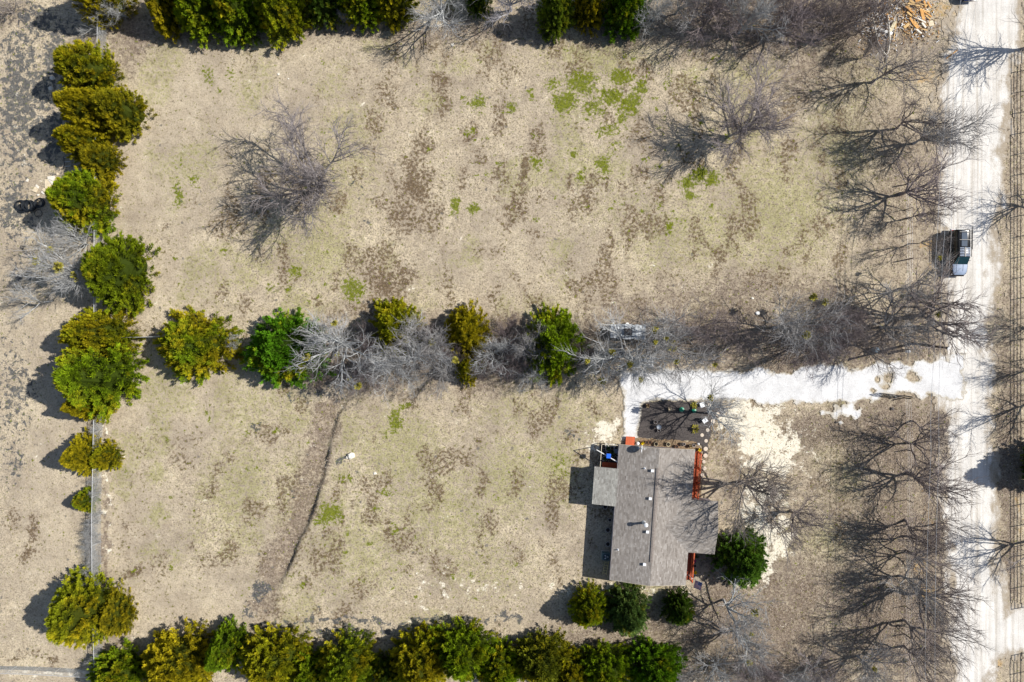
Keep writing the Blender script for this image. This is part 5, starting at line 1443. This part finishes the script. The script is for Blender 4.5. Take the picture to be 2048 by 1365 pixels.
# yellowing shrub
g = P(1389, 858); t = thing('small_shrub', 'yellow-green shrub at the right end of the mulch bed', 'shrub', (g.x, g.y, .0), 0)
pl = MB(); rdp = random.Random(3)
for i in range(90):
    a = rdp.uniform(0, 6.283); e = rdp.uniform(0, 1.5); L = rdp.uniform(.2, .5)
    c = Vector((math.cos(a) * math.cos(e), math.sin(a) * math.cos(e), math.sin(e) + .15)) * L
    w_ = Vector((-math.sin(a), math.cos(a), .3)) * .06
    pl.add([c * .6, c + w_, c * 1.25, c - w_], [(0, 1, 2, 3)])
pl.build('leaves', M['mistletoe'], t); m = MB(); m.tube((0, 0, -.05), (0, 0, .4), .03, .01, n=6); m.build('stem', M['wood_pole'], t)

# ------------------------------------------------------------------ vehicles
def rsec(y, hw, z0, z1, r=.12, tw=None):
    """rounded cross-section at station y (bottom half width hw, top tw)"""
    tw = hw if tw is None else tw
    return [Vector((-hw + .05, y, z0)), Vector((hw - .05, y, z0)), Vector((hw, y, z0 + .1)), Vector((hw, y, (z0 + z1) / 2)), Vector((tw, y, z1 - r)), Vector((tw - r * .35, y, z1 - r * .3)), Vector((tw - r, y, z1)),
            Vector((-tw + r, y, z1)), Vector((-tw + r * .35, y, z1 - r * .3)), Vector((-tw, y, z1 - r)), Vector((-hw, y, (z0 + z1) / 2)), Vector((-hw, y, z0 + .1))]
def pickup(px, py, rz, label, body, hood_m, cap_m, rack=True):
    g = P(px, py); t = thing('pickup_truck', label, 'truck', (g.x, g.y, 0.02), rz)
    b = MB(); b.loft([rsec(-2.45, .80, .45, .95, .1), rsec(-2.35, .88, .38, 1.04, .1), rsec(0, .90, .35, 1.05, .1), rsec(1.0, .90, .35, 1.06, .1), rsec(1.9, .88, .38, 1.02, .12), rsec(2.35, .80, .42, .92, .14), rsec(2.52, .66, .5, .78, .1)])
    bo = b.build('body', body, t, smooth=True)
    h = MB(); h.loft([rsec(1.2, .82, .98, 1.10, .07), rsec(1.6, .81, .98, 1.095, .07), rsec(2.05, .77, .95, 1.055, .07), rsec(2.3, .68, .92, 1.0, .05), rsec(2.46, .52, .85, .93, .03)]); ho = h.build('hood', hood_m, t, smooth=True)
    for sx in (-.34, .34):
        m = MB(); m.box((sx, 1.66, 1.095), (.07, .8, .03), Matrix.Rotation(R_(-3.2), 3, 'X')); m.build('hood_crease', hood_m, ho)
    c = MB(); c.loft([rsec(-.42, .80, 1.03, 1.72, .12, .68), rsec(.15, .80, 1.03, 1.76, .12, .68), rsec(.52, .80, 1.03, 1.75, .12, .67), rsec(1.30, .80, 1.03, 1.12, .04, .76)]); co = c.build('cab', body, t, smooth=True)
    m = MB(); m.add([(-.64, .58, 1.775), (.64, .58, 1.775), (.74, 1.32, 1.145), (-.74, 1.32, 1.145)], [(0, 1, 2, 3)]); m.add([(-.64, .58, 1.73), (.64, .58, 1.73), (.74, 1.32, 1.10), (-.74, 1.32, 1.10)], [(3, 2, 1, 0)]); m.build('windshield', M['glass'], co)
    for s in (-1, 1):
        m = MB(); m.add([(s * .815, -.35, 1.14), (s * .815, .85, 1.14), (s * .72, .48, 1.62), (s * .72, -.35, 1.62)], [(0, 1, 2, 3)]); m.build('side_window', M['glass'], co)
        m = MB(); m.box((s * 1.0, .92, 1.14), (.2, .1, .14)); m.tube((s * .8, .9, 1.1), (s * .95, .92, 1.12), .025); m.build('wing_mirror', M['car_black'], t)
        for y in (-1.55, 1.62):
            wy = thing; m = MB(); m.tube((s * .70, y, .37), (s * .91, y, .37), .37, n=20); wo_ = m.build('tyre', M['rubber'], t, smooth=True)
            m = MB(); m.tube((s * .89, y, .37), (s * .925, y, .37), .22, n=16); m.build('rim', M['galv'], wo_, smooth=True)
        m = MB(); m.box((s * .66, 2.40, .78), (.26, .1, .14)); m.build('headlight', M['lens'], t)
        m = MB(); m.box((s * .80, -2.42, .90), (.16, .08, .22)); m.build('tail_light', M['red_light'], t)
    if cap_m:
        k = MB(); k.loft([rsec(-2.42, .80, 1.0, 1.62, .1, .70), rsec(-2.3, .82, 1.0, 1.74, .1, .70), rsec(-.5, .82, 1.0, 1.76, .1, .70), rsec(-.44, .80, 1.0, 1.72, .1, .68)]); ko = k.build('camper_shell', M['car_black'], t, smooth=True)
        m = MB(); m.box((.02, -1.4, 1.775), (.62, 1.7, .04)); m.build('shell_panel', M['shell'], ko)
        for s in (-1, 1):
            m = MB(); m.add([(s * .825, -2.15, 1.15), (s * .825, -.65, 1.15), (s * .745, -.65, 1.6), (s * .745, -2.15, 1.6)], [(0, 1, 2, 3)]); m.build('shell_window', M['glass'], ko)
    if rack:
        for s in (-1, 1):
            m = MB(); m.tube((s * .66, -2.3, 1.92), (s * .66, .6, 1.92), .03, n=8); m.build('rack_rail', M['car_black'], t, smooth=True)
            for y in (-2.2, -1.4, -.4, .4):
                m = MB(); m.tube((s * .66, y, 1.72), (s * .66, y, 1.92), .02, n=6); m.build('rack_foot', M['car_black'], t)
        for y in (-2.1, -1.25):
            m = MB(); m.box((0, y, 1.93), (1.32, .05, .035)); m.build('rack_bar', M['car_black'], t)
        for i in range(6):
            m = MB(); m.box((0, -.36 + i * .17, 1.90), (1.12, .07, .03)); m.build('rack_slat', M['silver'], t)
        m = MB(); m.box((0, .07, 1.94), (.12, 1.0, .03)); m.build('rack_spine', M['car_black'], t)
        m = MB(); m.tube((-.72, -2.65, 1.96), (-.72, -.2, 1.96), .035, n=8); m.build('black_pole', M['rubber'], t)
    m = MB(); m.loft([rsec(2.42, .82, .42, .62, .06), rsec(2.58, .74, .44, .60, .05)]); m.build('front_bumper', M['car_black'], t, smooth=True)
    m = MB(); m.loft([rsec(-2.62, .80, .42, .60, .05), rsec(-2.45, .84, .42, .62, .05)]); m.build('rear_bumper', M['galv'], t, smooth=True)
    return t
pickup(1907.5, 507.5, math.pi + R_(-.6), 'black and silver pickup truck with roof rack parked on the road', M['car_black'], M['silver'], M['car_grey'])
pickup(1930, -38, R_(12) + math.pi / 2 * 1.9, 'blue pickup truck cut off by the top edge', M['car_blue'], M['car_blue'], None, False)

# ------------------------------------------------------------------ fences, gate, pole, wires
def chain_fence(base_px, h, label, mesh_h=None, spacing=2.7):
    pts = [P(*p) for p in base_px]
    g0 = pts[0]
    t = thing('chain_link_fence', label, 'fence', (g0.x, g0.y, 0), 0)
    wires = []
    for a, b in zip(pts[:-1], pts[1:]):
        a = a - g0; b = b - g0
        L = (b - a).length; n = max(1, round(L / spacing)); d = (b - a).normalized()
        for i in range(n + (1 if b == pts[-1] - g0 else 0)):
            p = a.lerp(b, i / n)
            m = MB(); m.tube((p.x, p.y, -.1), (p.x, p.y, h + .06), .03, n=8); m.build('post', M['galv'], t)
        m = MB(); m.tube((a.x, a.y, h), (b.x, b.y, h), .028, n=8); m.build('top_rail', M['galv'], t)
        st_ = 0.11; k = int(L / st_)
        for i in range(-int(h / st_), k):
            for s in (1, -1):
                s0 = i * st_; s1 = s0 + h
                za, zb = (0, h) if s > 0 else (h, 0)
                lo = max(0, s0); hi = min(L, s1)
                if hi <= lo: continue
                fz = lambda x: za + (zb - za) * (x - s0) / h
                p0 = a + d * lo; p1 = a + d * hi
                wires.append((p0.x, p0.y, fz(lo), p1.x, p1.y, fz(hi), .006, .006))
    v, f = tubes_np(wires, 3)
    o = link('wire_mesh', np_mesh('wire_mesh', v, f, M['galv']), t); o['kind'] = 'stuff'
chain_fence([(214, 20), (207, 450), (206, 830), (202, 1040), (203, 1170), (207, 1330)], 1.7, 'grey chain-link fence along the left side of the field')
chain_fence([(-60, 1331), (80, 1334), (204, 1341)], 1.7, 'grey chain-link fence running to the left edge near the bottom corner')
chain_fence([(209, 677), (330, 674), (480, 671)], 1.5, 'grey chain-link fence between the first cedars of the dividing row')

def wire_fence(base_px, h, label, spacing=3.0, mat_post='dark_metal'):
    pts = [P(*p) for p in base_px]; g0 = pts[0]
    t = thing('wire_fence', label, 'fence', (g0.x, g0.y, 0), 0)
    rd = random.Random(len(label))
    for si, (a, b) in enumerate(zip(pts[:-1], pts[1:])):
        a = a - g0; b = b - g0; L = (b - a).length; n = max(1, round(L / spacing))
        for i in range(n + (si == len(pts) - 2)):
            p = a.lerp(b, i / n)
            m = MB(); m.tube((p.x, p.y, -.1), (p.x + rd.uniform(-.05, .05), p.y, h + .05), .04 if i % 3 else .07, n=7); m.build('post', M[mat_post] if i % 3 else M['wood_pole'], t)
        for zz in (.3, .6, .9, h):
            m = MB(); m.tube((a.x, a.y, zz), (b.x, b.y, zz), .006, n=4); m.build('wire', M['galv'], t)
wire_fence([(1810, 370), (1812, 520), (1806, 700)], 1.25, 'wire fence north of the driveway under the right tree row')
wire_fence([(1808, 796), (1813, 900), (1812, 1100), (1806, 1380)], 1.25, 'wire fence south of the pipe gate under the right tree row')

def pipe_fence(y0, y1, x, label):
    a = P(x, y0); b = P(x, y1)
    t = thing('pipe_fence', label, 'fence', (a.x, a.y, 0), 0)
    L = a.y - b.y; n = round(L / 2.28)
    post = MB(); post.tube((0, 0, -.1), (0, 0, 1.5), .045, n=8); pm = post.mesh('post', M['dark_metal'])
    for i in range(n + 1): link('post', pm, t, (0, -L * i / n, 0))
    for zz in (.35, .75, 1.1, 1.5):
        m = MB(); m.tube((0, 0, zz), (0, -L, zz), .035, n=8); m.build('rail', M['dark_metal'], t)
pipe_fence(100, 1214, 2049, 'dark pipe fence along the right edge above the side entrance')
pipe_fence(1306, 1420, 2049, 'dark pipe fence at the bottom right below the side entrance')
# pipe gate by the driveway
hp = P(1806, 792); ep = P(1757, 786)
gt = thing('pipe_gate', 'dark red pipe gate standing open at the driveway mouth', 'gate', hp, math.atan2(ep.y - hp.y, ep.x - hp.x))
gl = (ep - hp).length
m = MB(); m.tube((-.08, 0, -.1), (-.08, 0, 1.6), .07, n=10); m.build('gate_post', M['dark_metal'], gt)
prevs = None
def arch(x): return 1.05 + .38 * math.sin(math.pi * min(1, max(0, x / gl)))
for i in range(10):
    xa, xb = gl * i / 10, gl * (i + 1) / 10
    m = MB() if prevs is None else prevs
    m.tube((xa, 0, arch(xa)), (xb, 0, arch(xb)), .035, n=8); prevs = m
prevs.build('top_rail', M['dark_metal'], gt, smooth=True)
for zz in (.2, .48, .76, 1.04):
    m = MB(); m.tube((.02, 0, zz), (gl, 0, zz), .028, n=8); m.build('rail', M['dark_metal'], gt)
for i in range(7):
    x = gl * i / 6
    m = MB(); m.tube((x, 0, .15), (x, 0, arch(x)), .028, n=8); m.build('upright', M['dark_metal'], gt)
m = MB(); m.tube((.05, 0, .2), (gl * .5, 0, arch(gl / 2)), .02, n=6); m.build('brace', M['dark_metal'], gt)
# utility pole
pb_ = P(1824, 687); ptop = P(1896.5, 697, 6.6)
up_ = thing('utility_pole', 'dark wooden utility pole leaning over the road verge', 'pole', (pb_.x, pb_.y, 0), 0)
m = MB(); dx, dy = ptop.x - pb_.x, ptop.y - pb_.y
m.tube((0, 0, -.2), (dx, dy, 6.6), .15, .11, n=12); m.build('shaft', M['wood_pole'], up_, smooth=True)
m = MB(); m.tube((dx, dy, 6.58), (dx * 1.005, dy * 1.005, 6.66), .125, n=12)
m.build('cap', M['white_metal'], up_)
for s in (-1, 1):
    m = MB(); m.lathe((dx + .1 * s, dy + .16 * s, 6.55), [(0, 0), (.04, 0), (.06, .05), (.035, .08), (.06, .12), (0, .14)], 10); m.build('insulator', M['white_metal'], up_, smooth=True)
def wire(pts, label, r=.014):
    g0 = P(*pts[0])
    ps = [P(*p) - Vector((g0.x, g0.y, 0)) for p in pts]
    m = MB()
    for a, b in zip(ps[:-1], ps[1:]):
        n = 10
        for i in range(n):
            f = lambda u: a.lerp(b, u) - Vector((0, 0, 4 * u * (1 - u) * .25))
            m.tube(f(i / n), f((i + 1) / n), r, n=5, cap=False)
    o = m.build('power_line', M['galv'], loc=(g0.x, g0.y, 0)); tag(o, label, 'cable', 'overhead power lines')
wire([(1930, -40, 7.2), (1900, 150, 7.0), (1875, 460, 6.6), (1868, 715, 6.6), (1862, 900, 6.8), (1850, 1420, 7.2)], 'leftmost thin overhead cable beside the pickup truck')
wire([(1945, -40, 7.2), (1905, 250, 7.0), (1889, 470, 6.7), (1884, 640, 6.7), (1878, 900, 6.9), (1870, 1420, 7.2)], 'middle thin overhead cable crossing the truck shadow')
wire([(1960, -40, 7.2), (1918, 250, 6.9), (1902, 480, 6.65), (1897, 697, 6.62)], 'thin overhead cable from the top edge ending at the utility pole')
g = P(1803.5, 703); t = thing('meter_box', 'white utility box on a short post near the driveway mouth', 'utility box', (g.x, g.y, 0), .2)
m = MB(); m.box((0, 0, .5), (.1, .1, 1.0)); m.build('post', M['wood_pole'], t)
m = MB(); m.box((.0, 0, 1.15), (.34, .24, .42)); m.build('box_body', M['white_metal'], t)
m = MB(); m.lathe((0, 0, 1.36), [(.0, .0), (.1, 0), (.1, .05), (0, .06)], 12); m.build('meter_dome', M['white_metal'], t)

# ------------------------------------------------------------------ loose things
GSl = 'pale stone slabs by the pipe coils'
def slab(poly_px, thick, mat, label, z=0.0, tilt=0.0):
    c = np.mean(np.array(poly_px), 0); g = P(*c)
    pts = [P(*p) - g for p in poly_px]
    m = MB(); m.poly([Vector((p.x, p.y, thick + p.x * tilt)) for p in pts], thick * .98 + abs(tilt) * .3)
    o = m.build('stone_slab', mat, loc=(g.x, g.y, z)); return tag(o, label, 'stone slab', GSl)
def CP(x, y): return (x * 150 / 1706, 330 + y * 150 / 1706)
slab([CP(*p) for p in ((1030,340),(1110,330),(1180,400),(1240,470),(1220,550),(1035,545))], .1, M['stone'], 'largest square tan slab of the pile')
slab([CP(*p) for p in ((1095,275),(1245,255),(1265,300),(1215,360),(1100,330))], .1, M['stone_white'], 'white slab at the top of the slab pile', .01)
slab([CP(*p) for p in ((1112,345),(1210,370),(1255,350),(1250,420),(1210,460))], .07, M['stone_white'], 'white sliver slab resting on the tan slab', .11)
slab([CP(*p) for p in ((740,600),(815,500),(880,550),(830,635))], .09, M['stone'], 'tan slab lying apart on the left of the pile')
slab([CP(*p) for p in ((815,490),(840,450),(900,495),(885,545))], .09, M['stone_white'], 'white slab touching the tan slab on the left')
slab([CP(*p) for p in ((965,575),(1010,525),(1080,595),(1030,635))], .08, M['stone'], 'small tan slab below the largest slab')
slab([CP(*p) for p in ((940,630),(970,600),(1030,665),(1005,680))], .08, M['stone_white'], 'smallest white slab below the pile')
slab([CP(*p) for p in ((590,380),(640,315),(665,330),(645,390))], .08, M['stone_white'], 'lone white slab left of the pile')
def rock(px, py, r, mat, label, group, seed, flat=.6, name='rock', cat='rock'):
    g = P(px, py); rd = random.Random(seed); bm = bmesh.new()
    bmesh.ops.create_icosphere(bm, subdivisions=2, radius=r)
    for v in bm.verts:
        n = rd.uniform(.8, 1.2); v.co = Vector((v.co.x * n, v.co.y * n * .85, v.co.z * flat * n))
    me = bpy.data.meshes.new(name); bm.to_mesh(me); bm.free(); me.materials.append(mat)
    o = link(name, me, loc=(g.x, g.y, r * flat * .5)); return tag(o, label, cat, group)
GRk = 'loose pale rocks'
rock(106,157,.3,M['stone_white'],'white rock under the upper left cedars, upper of two',GRk,1)
rock(103,178,.28,M['stone_white'],'white rock under the upper left cedars, lower of two',GRk,2)
rock(116,349,.16,M['stone'],'small tan rock above the slab pile',GRk,3)
rock(77,390.5,.14,M['stone_white'],'small white rock above the pipe coils',GRk,4)
rock(703,912,.42,M['stone_white'],'white boulder beside the dark hole in the lower field',GRk,5)
rock(695,915,.22,M['stone_white'],'small white rock against the white boulder',GRk,6)
rock(750,947,.2,M['stone_white'],'white sliver of rock below the white boulder',GRk,7,.3)
rock(557,149,.15,M['stone_white'],'white scrap in the upper left field, left of two',GRk,8,.3)
rock(577,158,.1,M['stone_white'],'tiny white scrap in the upper left field, right of two',GRk,9,.3)
rock(905,90,.2,M['stone_white'],'white scrap at the top edge of the field',GRk,10,.3)
rock(1515,627,.25,M['white'],'white plastic scrap in the right hedge',GRk,11,.4)
rock(1505,597,.15,M['stone_white'],'white scrap above the right hedge',GRk,12,.4)
rock(1672,845,.14,M['rock_dark'],'dark clod on the litter below the driveway',GRk,13,.5)
rock(1784,818,.2,M['rock_dark'],'dark clod below the open pipe gate',GRk,14,.5)
# black pipe coils
GPc = 'black corrugated pipe coils'
def coil(px, py, R, n, label, dz=.09, r=.05, jit=.06, seed=0):
    g = P(px, py); t = thing('pipe_coil', label, 'pipe coil', (g.x, g.y, 0), 0, GPc)
    rd = random.Random(seed)
    for i in range(n):
        m = MB(); m.torus((rd.uniform(-jit, jit), rd.uniform(-jit, jit), .05 + dz * i), R * rd.uniform(.9, 1.08), r, 28, 8, tilt=Matrix.Rotation(rd.uniform(-.05, .05), 3, 'X'))
        m.build('pipe_loop', M['pipe'], t, smooth=True)
coil(43,411,.50,4,'leftmost black pipe coil',seed=1)
coil(46,418,.46,3,'black pipe coil overlapping the leftmost one',seed=2,jit=.1)
coil(58,413,.55,5,'large black pipe coil at mid pile',seed=3)
coil(65,413,.50,5,'black pipe coil right of mid pile',seed=4)
coil(81,407,.46,4,'loose black pipe coil nearest the cedar',seed=5,jit=.12)
coil(77,428,.42,1,'single thin black hoop below the pipe coils',seed=6,r=.03)
# scraps under the fence clump
g = P(138, 325); t = thing('metal_frame', 'rusty metal frame leaning by the left cedars', 'frame', (g.x, g.y, 0), .1)
for x in (-.35, .35):
    m = MB(); m.box((x, 0, .25), (.06, 1.2, .06)); m.build('side_bar', M['lumber_grey'] if x > 0 else M['dark_metal'], t)
for y in (-.5, 0, .5):
    m = MB(); m.box((0, y, .25), (.64, .05, .05)); m.build('cross_bar', M['galv'], t)
for x in (-.35, .35):
    for y in (-.5, .5):
        m = MB(); m.tube((x, y, 0), (x, y, .22), .025, n=6); m.build('leg', M['dark_metal'], t)
# fallen log
a = P(1203, 722); b = P(1247, 702)
lg = thing('fallen_log', 'thick cut log lying under the broad pale tree', 'log', ((a + b) / 2), math.atan2(b.y - a.y, b.x - a.x))
L = (b - a).length
m = MB(); secs = []
rdl = random.Random(4)
for i in range(9):
    x = -L / 2 + L * i / 8; r = .40 - .012 * i
    secs.append([Vector((x, math.cos(q * .5236) * r * rdl.uniform(.92, 1.08), .36 + math.sin(q * .5236) * r * rdl.uniform(.92, 1.08))) for q in range(12)])
m.loft(secs, cap=False); m.build('log_bark', simple('log_bark', (.20, .19, .185), .95, 0, .45, 5, .6), lg, smooth=True)
m = MB(); m.tube((-L / 2 - .01, 0, .36), (-L / 2 + .05, 0, .36), .38, n=14); m.tube((L / 2 - .05, 0, .36), (L / 2 + .005, 0, .36), .29, n=14); m.build('cut_end', M['stone_white'], lg)
# weathered trailer under the grey tree
g = P(1253, 664)
tr = thing('flat_trailer', 'weathered grey flat trailer under the broad bare trees', 'trailer', (g.x, g.y, 0), R_(-2))
for i in range(10):
    m = MB(); m.box((-1.75 + .39 * i, 0, .95 + random.uniform(-.01, .01)), (.36, 1.6 + random.uniform(-.15, .15), .05)); m.build('board', simple('trailer_board_%d' % (i % 3), (.36 + .06 * (i % 3), .39 + .06 * (i % 3), .42 + .06 * (i % 3)), .9, 0, .4, 4, .3) if i < 3 else bpy.data.materials['trailer_board_%d' % (i % 3)], tr)
m = MB(); m.box((0, -.6, .86), (3.9, .08, .12)); m.box((0, .6, .86), (3.9, .08, .12)); m.build('chassis', M['dark_metal'], tr)
m = MB(); m.box((0, 0, 1.12), (.75, .7, .28)); m.build('opening_frame', M['dark_metal'], tr)
for s in (-1, 1):
    for x in (-.45, .45):
        m = MB(); m.tube((x, s * .62, .36), (x, s * .82, .36), .36, n=18); o = m.build('tyre', M['rubber'], tr, smooth=True)
        m = MB(); m.tube((x, s * .80, .36), (x, s * .835, .36), .18, n=12); m.build('rim', M['galv'], o)
m = MB(); m.tube((1.9, 0, .8), (2.8, 0, .5), .05, n=8); m.tube((2.75, 0, 0), (2.75, 0, .55), .035, n=8); m.build('tow_bar', M['dark_metal'], tr)
g = P(1253.5, 649); t = thing('bucket', 'white bucket beside the grey trailer', 'bucket', (g.x, g.y, 0), 0)
m = MB(); m.lathe((0, 0, 0), [(0, 0), (.15, 0), (.18, .4), (.19, .4), (.19, .37)], 16); m.build('pail', M['white'], t, smooth=True)
m = MB(); m.lathe((0, 0, .4), [(.19, 0), (.19, .03), (0, .035)], 16); m.build('lid', M['white'], t)
# white boards at the driveway corner
for (xa, ya, xb, yb, w_, lab) in ((1282,719.5,1306,725,.18,'long white board at the driveway corner'),(1295,730.5,1307,732,.34,'short bright white panel at the driveway corner')):
    a = P(xa, ya); b = P(xb, yb); c = (a + b) / 2
    m = MB(); m.box((0, 0, .1), ((b - a).length, w_, .06)); m.box((-(b - a).length * .4, 0, .035), (.1, w_, .07)); m.box(((b - a).length * .4, 0, .035), (.1, w_, .07))
    o = m.build('white_board', M['white'], loc=(c.x, c.y, .03)); o.rotation_euler.z = math.atan2(b.y - a.y, b.x - a.x); tag(o, lab, 'board', 'white boards at the driveway corner')
g = P(1746.5, 700); t = thing('plastic_drum', 'pale blue drum hidden under the dense grey tree', 'drum', (g.x, g.y, 0), 0)
m = MB(); m.lathe((0, 0, 0), [(0, 0), (.28, 0), (.29, .3), (.28, .6), (.28, .8), (.25, .85), (.25, .82), (0, .82)], 18); m.build('drum_body', simple('pale_blue', (.35, .5, .62), .5, 0, .1, 5, 0), t, smooth=True)
m = MB(); m.tube((.1, .1, .82), (.1, .1, .86), .04, n=8); m.build('bung', M['white'], t)

# ------------------------------------------------------------------ demolition pile, top right
def XP(x, y): return (1700 + x * 260 / 1774, y * 260 / 1774)
GLu = 'boards of the scrap lumber pile'
rdl = random.Random(12)
def board(x0, y0, x1, y1, w_, mat, label, z=.05, z1=None):
    a = P(*XP(x0, y0)); b = P(*XP(x1, y1)); c = (a + b) / 2; z1 = z if z1 is None else z1
    L = (b - a).length
    m = MB(); rot = Matrix.Rotation(-math.atan2(z1 - z, L), 3, 'Y')
    m.box((0, 0, 0), (math.hypot(L, z1 - z), w_, .05), rot)
    o = m.build('scrap_board', mat, loc=(c.x, c.y, (z + z1) / 2)); o.rotation_euler.z = math.atan2(b.y - a.y, b.x - a.x)
    return tag(o, label, 'board', GLu)
board(765,70,935,95,.16,M['lumber'],'long pale board at the top of the scrap pile',.3,.2)
board(735,110,870,210,.2,M['lumber_or'],'orange board crossing the upper left of the scrap pile',.35,.2)
board(945,150,985,290,.34,M['lumber_or'],'broad curved orange board in the middle of the scrap pile',.35,.3)
board(940,135,1085,180,.14,M['lumber'],'upper slanting lath on the right of the scrap pile',.2,.1)
board(990,170,1110,240,.12,M['lumber_or'],'lower slanting lath on the right of the scrap pile',.2,.08)
board(850,320,925,390,.4,M['lumber_or'],'wide orange sheet at the bottom of the scrap pile',.2,.1)
board(860,200,960,320,.26,M['lumber'],'wide pale board under the curved orange one',.22,.18)
board(770,95,800,160,.3,M['lumber'],'short pale board at the left of the scrap pile',.25)
board(1000,20,1020,110,.2,M['lumber_or'],'orange board standing towards the top edge',.1,.2)
board(730,390,800,330,.3,M['lumber'],'pale tan sheet at the lower left of the scrap pile',.1)
board(490,200,520,300,.26,M['lumber_or'],'orange board left of the scrap pile near the white poles',.12,.25)
board(520,480,600,310,.34,M['potcream'],'cream panel leaning by the right white pole',.1,.3)
board(590,570,630,270,.08,M['lumber'],'thin lath right of the cream panel',.06)
board(1310,805,1460,690,.1,M['lumber_or'],'lone orange lath lying on the road verge',.05)
board(900,280,1010,330,.14,M['stone_white'],'whitish lath across the middle of the scrap pile',.4,.33)
for i, a in enumerate(((800,20,870,60,.2,'lumber'),(880,30,950,10,.26,'lumber_or'),(930,60,1040,90,.14,'lumber'),(700,60,740,120,.22,'lumber_grey'),(1040,40,1090,120,.16,'lumber_or'),(760,180,850,250,.2,'lumber'),(800,260,850,330,.24,'lumber_or'),(1010,230,1080,280,.14,'lumber'),(960,330,1020,390,.2,'stone_white'),(640,60,690,30,.2,'lumber_grey'),(880,420,960,470,.16,'stone_white'),(960,420,1040,430,.1,'lumber'))):
    board(*a[:5], M[a[5]], ('%s scrap board of the lumber pile, loose piece %s counted from the top edge' % ({'lumber': 'pale', 'lumber_or': 'orange', 'lumber_grey': 'grey', 'stone_white': 'whitish'}[a[5]], ordn[i])), .12 + .02 * i, .2)
o = slab([XP(*p) for p in ((1055,300),(1125,290),(1140,355),(1075,370))], .12, M['stone'], 'square pale slab right of the scrap lumber pile'); o['group'] = 'slabs by the scrap pile'
# dozens of splinters and scraps too small to tell apart
V = []; Fc = []; T = []
for i in range(1500):
    k = rdl.random()
    if k < .55: cx, cy = rdl.gauss(900, 110), rdl.gauss(230, 130)
    elif k < .85: cx, cy = rdl.gauss(440, 110), rdl.gauss(330, 160)
    else: cx, cy = rdl.uniform(0, 1250), rdl.uniform(0, 620)
    g = P(*XP(cx, cy)); a = rdl.uniform(0, 3.14); L = rdl.uniform(.08, .45); w_ = rdl.uniform(.02, .09); z = .03 + .3 * math.exp(-((cx - 900) / 120) ** 2 - ((cy - 220) / 130) ** 2) * rdl.random()
    tl = rdl.uniform(-.25, .25); ca, sa = math.cos(a), math.sin(a)
    pts = [(-L, -w_), (L, -w_), (L, w_), (-L, w_)]
    kk = len(V)
    for dz in (0, .03):
        for (u, v_) in pts: V.append((g.x + (u * ca - v_ * sa) * .5, g.y + (u * sa + v_ * ca) * .5, max(.005, z + dz + u * tl)))
    Fc += [(kk + 4, kk + 5, kk + 6, kk + 7), (kk, kk + 1, kk + 5, kk + 4), (kk + 1, kk + 2, kk + 6, kk + 5), (kk + 2, kk + 3, kk + 7, kk + 6), (kk + 3, kk, kk + 4, kk + 7)]
    T += [rdl.random() if cx > 650 else min(1, rdl.uniform(.3, 1.4))] * 8
m_sc = attr_mat('scrap', [(0, (.12, .08, .05)), (.35, (.45, .24, .08)), (.65, (.58, .44, .26)), (.9, (.6, .62, .66)), (1, (.7, .72, .76))])
o = link('wood_scraps', np_mesh('wood_scraps', np.array(V), np.array(Fc), m_sc, attrs={'tint': ('FLOAT', np.array(T))}))
tag(o, 'splintered wood and rubble scattered around the lumber pile', 'rubble', kind='stuff')
GV = 'white poles of the collapsed frame'
def wpole(pts, label, r=.09):
    g0 = P(*XP(*pts[0])); m = MB(); ps = [P(*XP(*p)) - g0 for p in pts]
    for i, (a, b) in enumerate(zip(ps[:-1], ps[1:])):
        m.tube((a.x, a.y, .35 - .06 * i), (b.x, b.y, .35 - .06 * (i + 1)), r * (1 - .08 * i), r * (1 - .08 * (i + 1)), n=9)
    o = m.build('white_pole', M['stone_white'], loc=(g0.x, g0.y, 0), smooth=True); tag(o, label, 'pole', GV)
wpole([(290,270),(325,430),(360,580),(420,690),(490,770)], 'left white fallen pole of the V shape')
wpole([(490,230),(515,400),(528,560),(515,700),(495,760),(485,860)], 'right white fallen pole of the V shape')
wpole([(315,-20),(335,60),(355,145)], 'short white pole above the V-shaped poles',.07)
blk = [(408,425,.34,'white block between the V poles, upper left'),(475,450,.36,'white block between the V poles, upper right'),(370,495,.4,'pale block against the left V pole'),(545,470,.34,'pale blue-white block right of the right V pole'),(455,245,.3,'white block at the top between the V poles'),(385,575,.28,'brown block at the bend of the left V pole')]
for i, (x, y, s, lab) in enumerate(blk):
    g = P(*XP(x, y)); m = MB(); m.box((0, 0, s * .4), (s, s * .9, s * .8), .3 * i, taper=.94)
    o = m.build('rubble_block', M['white'] if i < 5 else M['terracotta'], loc=(g.x, g.y, 0)); tag(o, lab, 'block', 'blocks in the rubble')
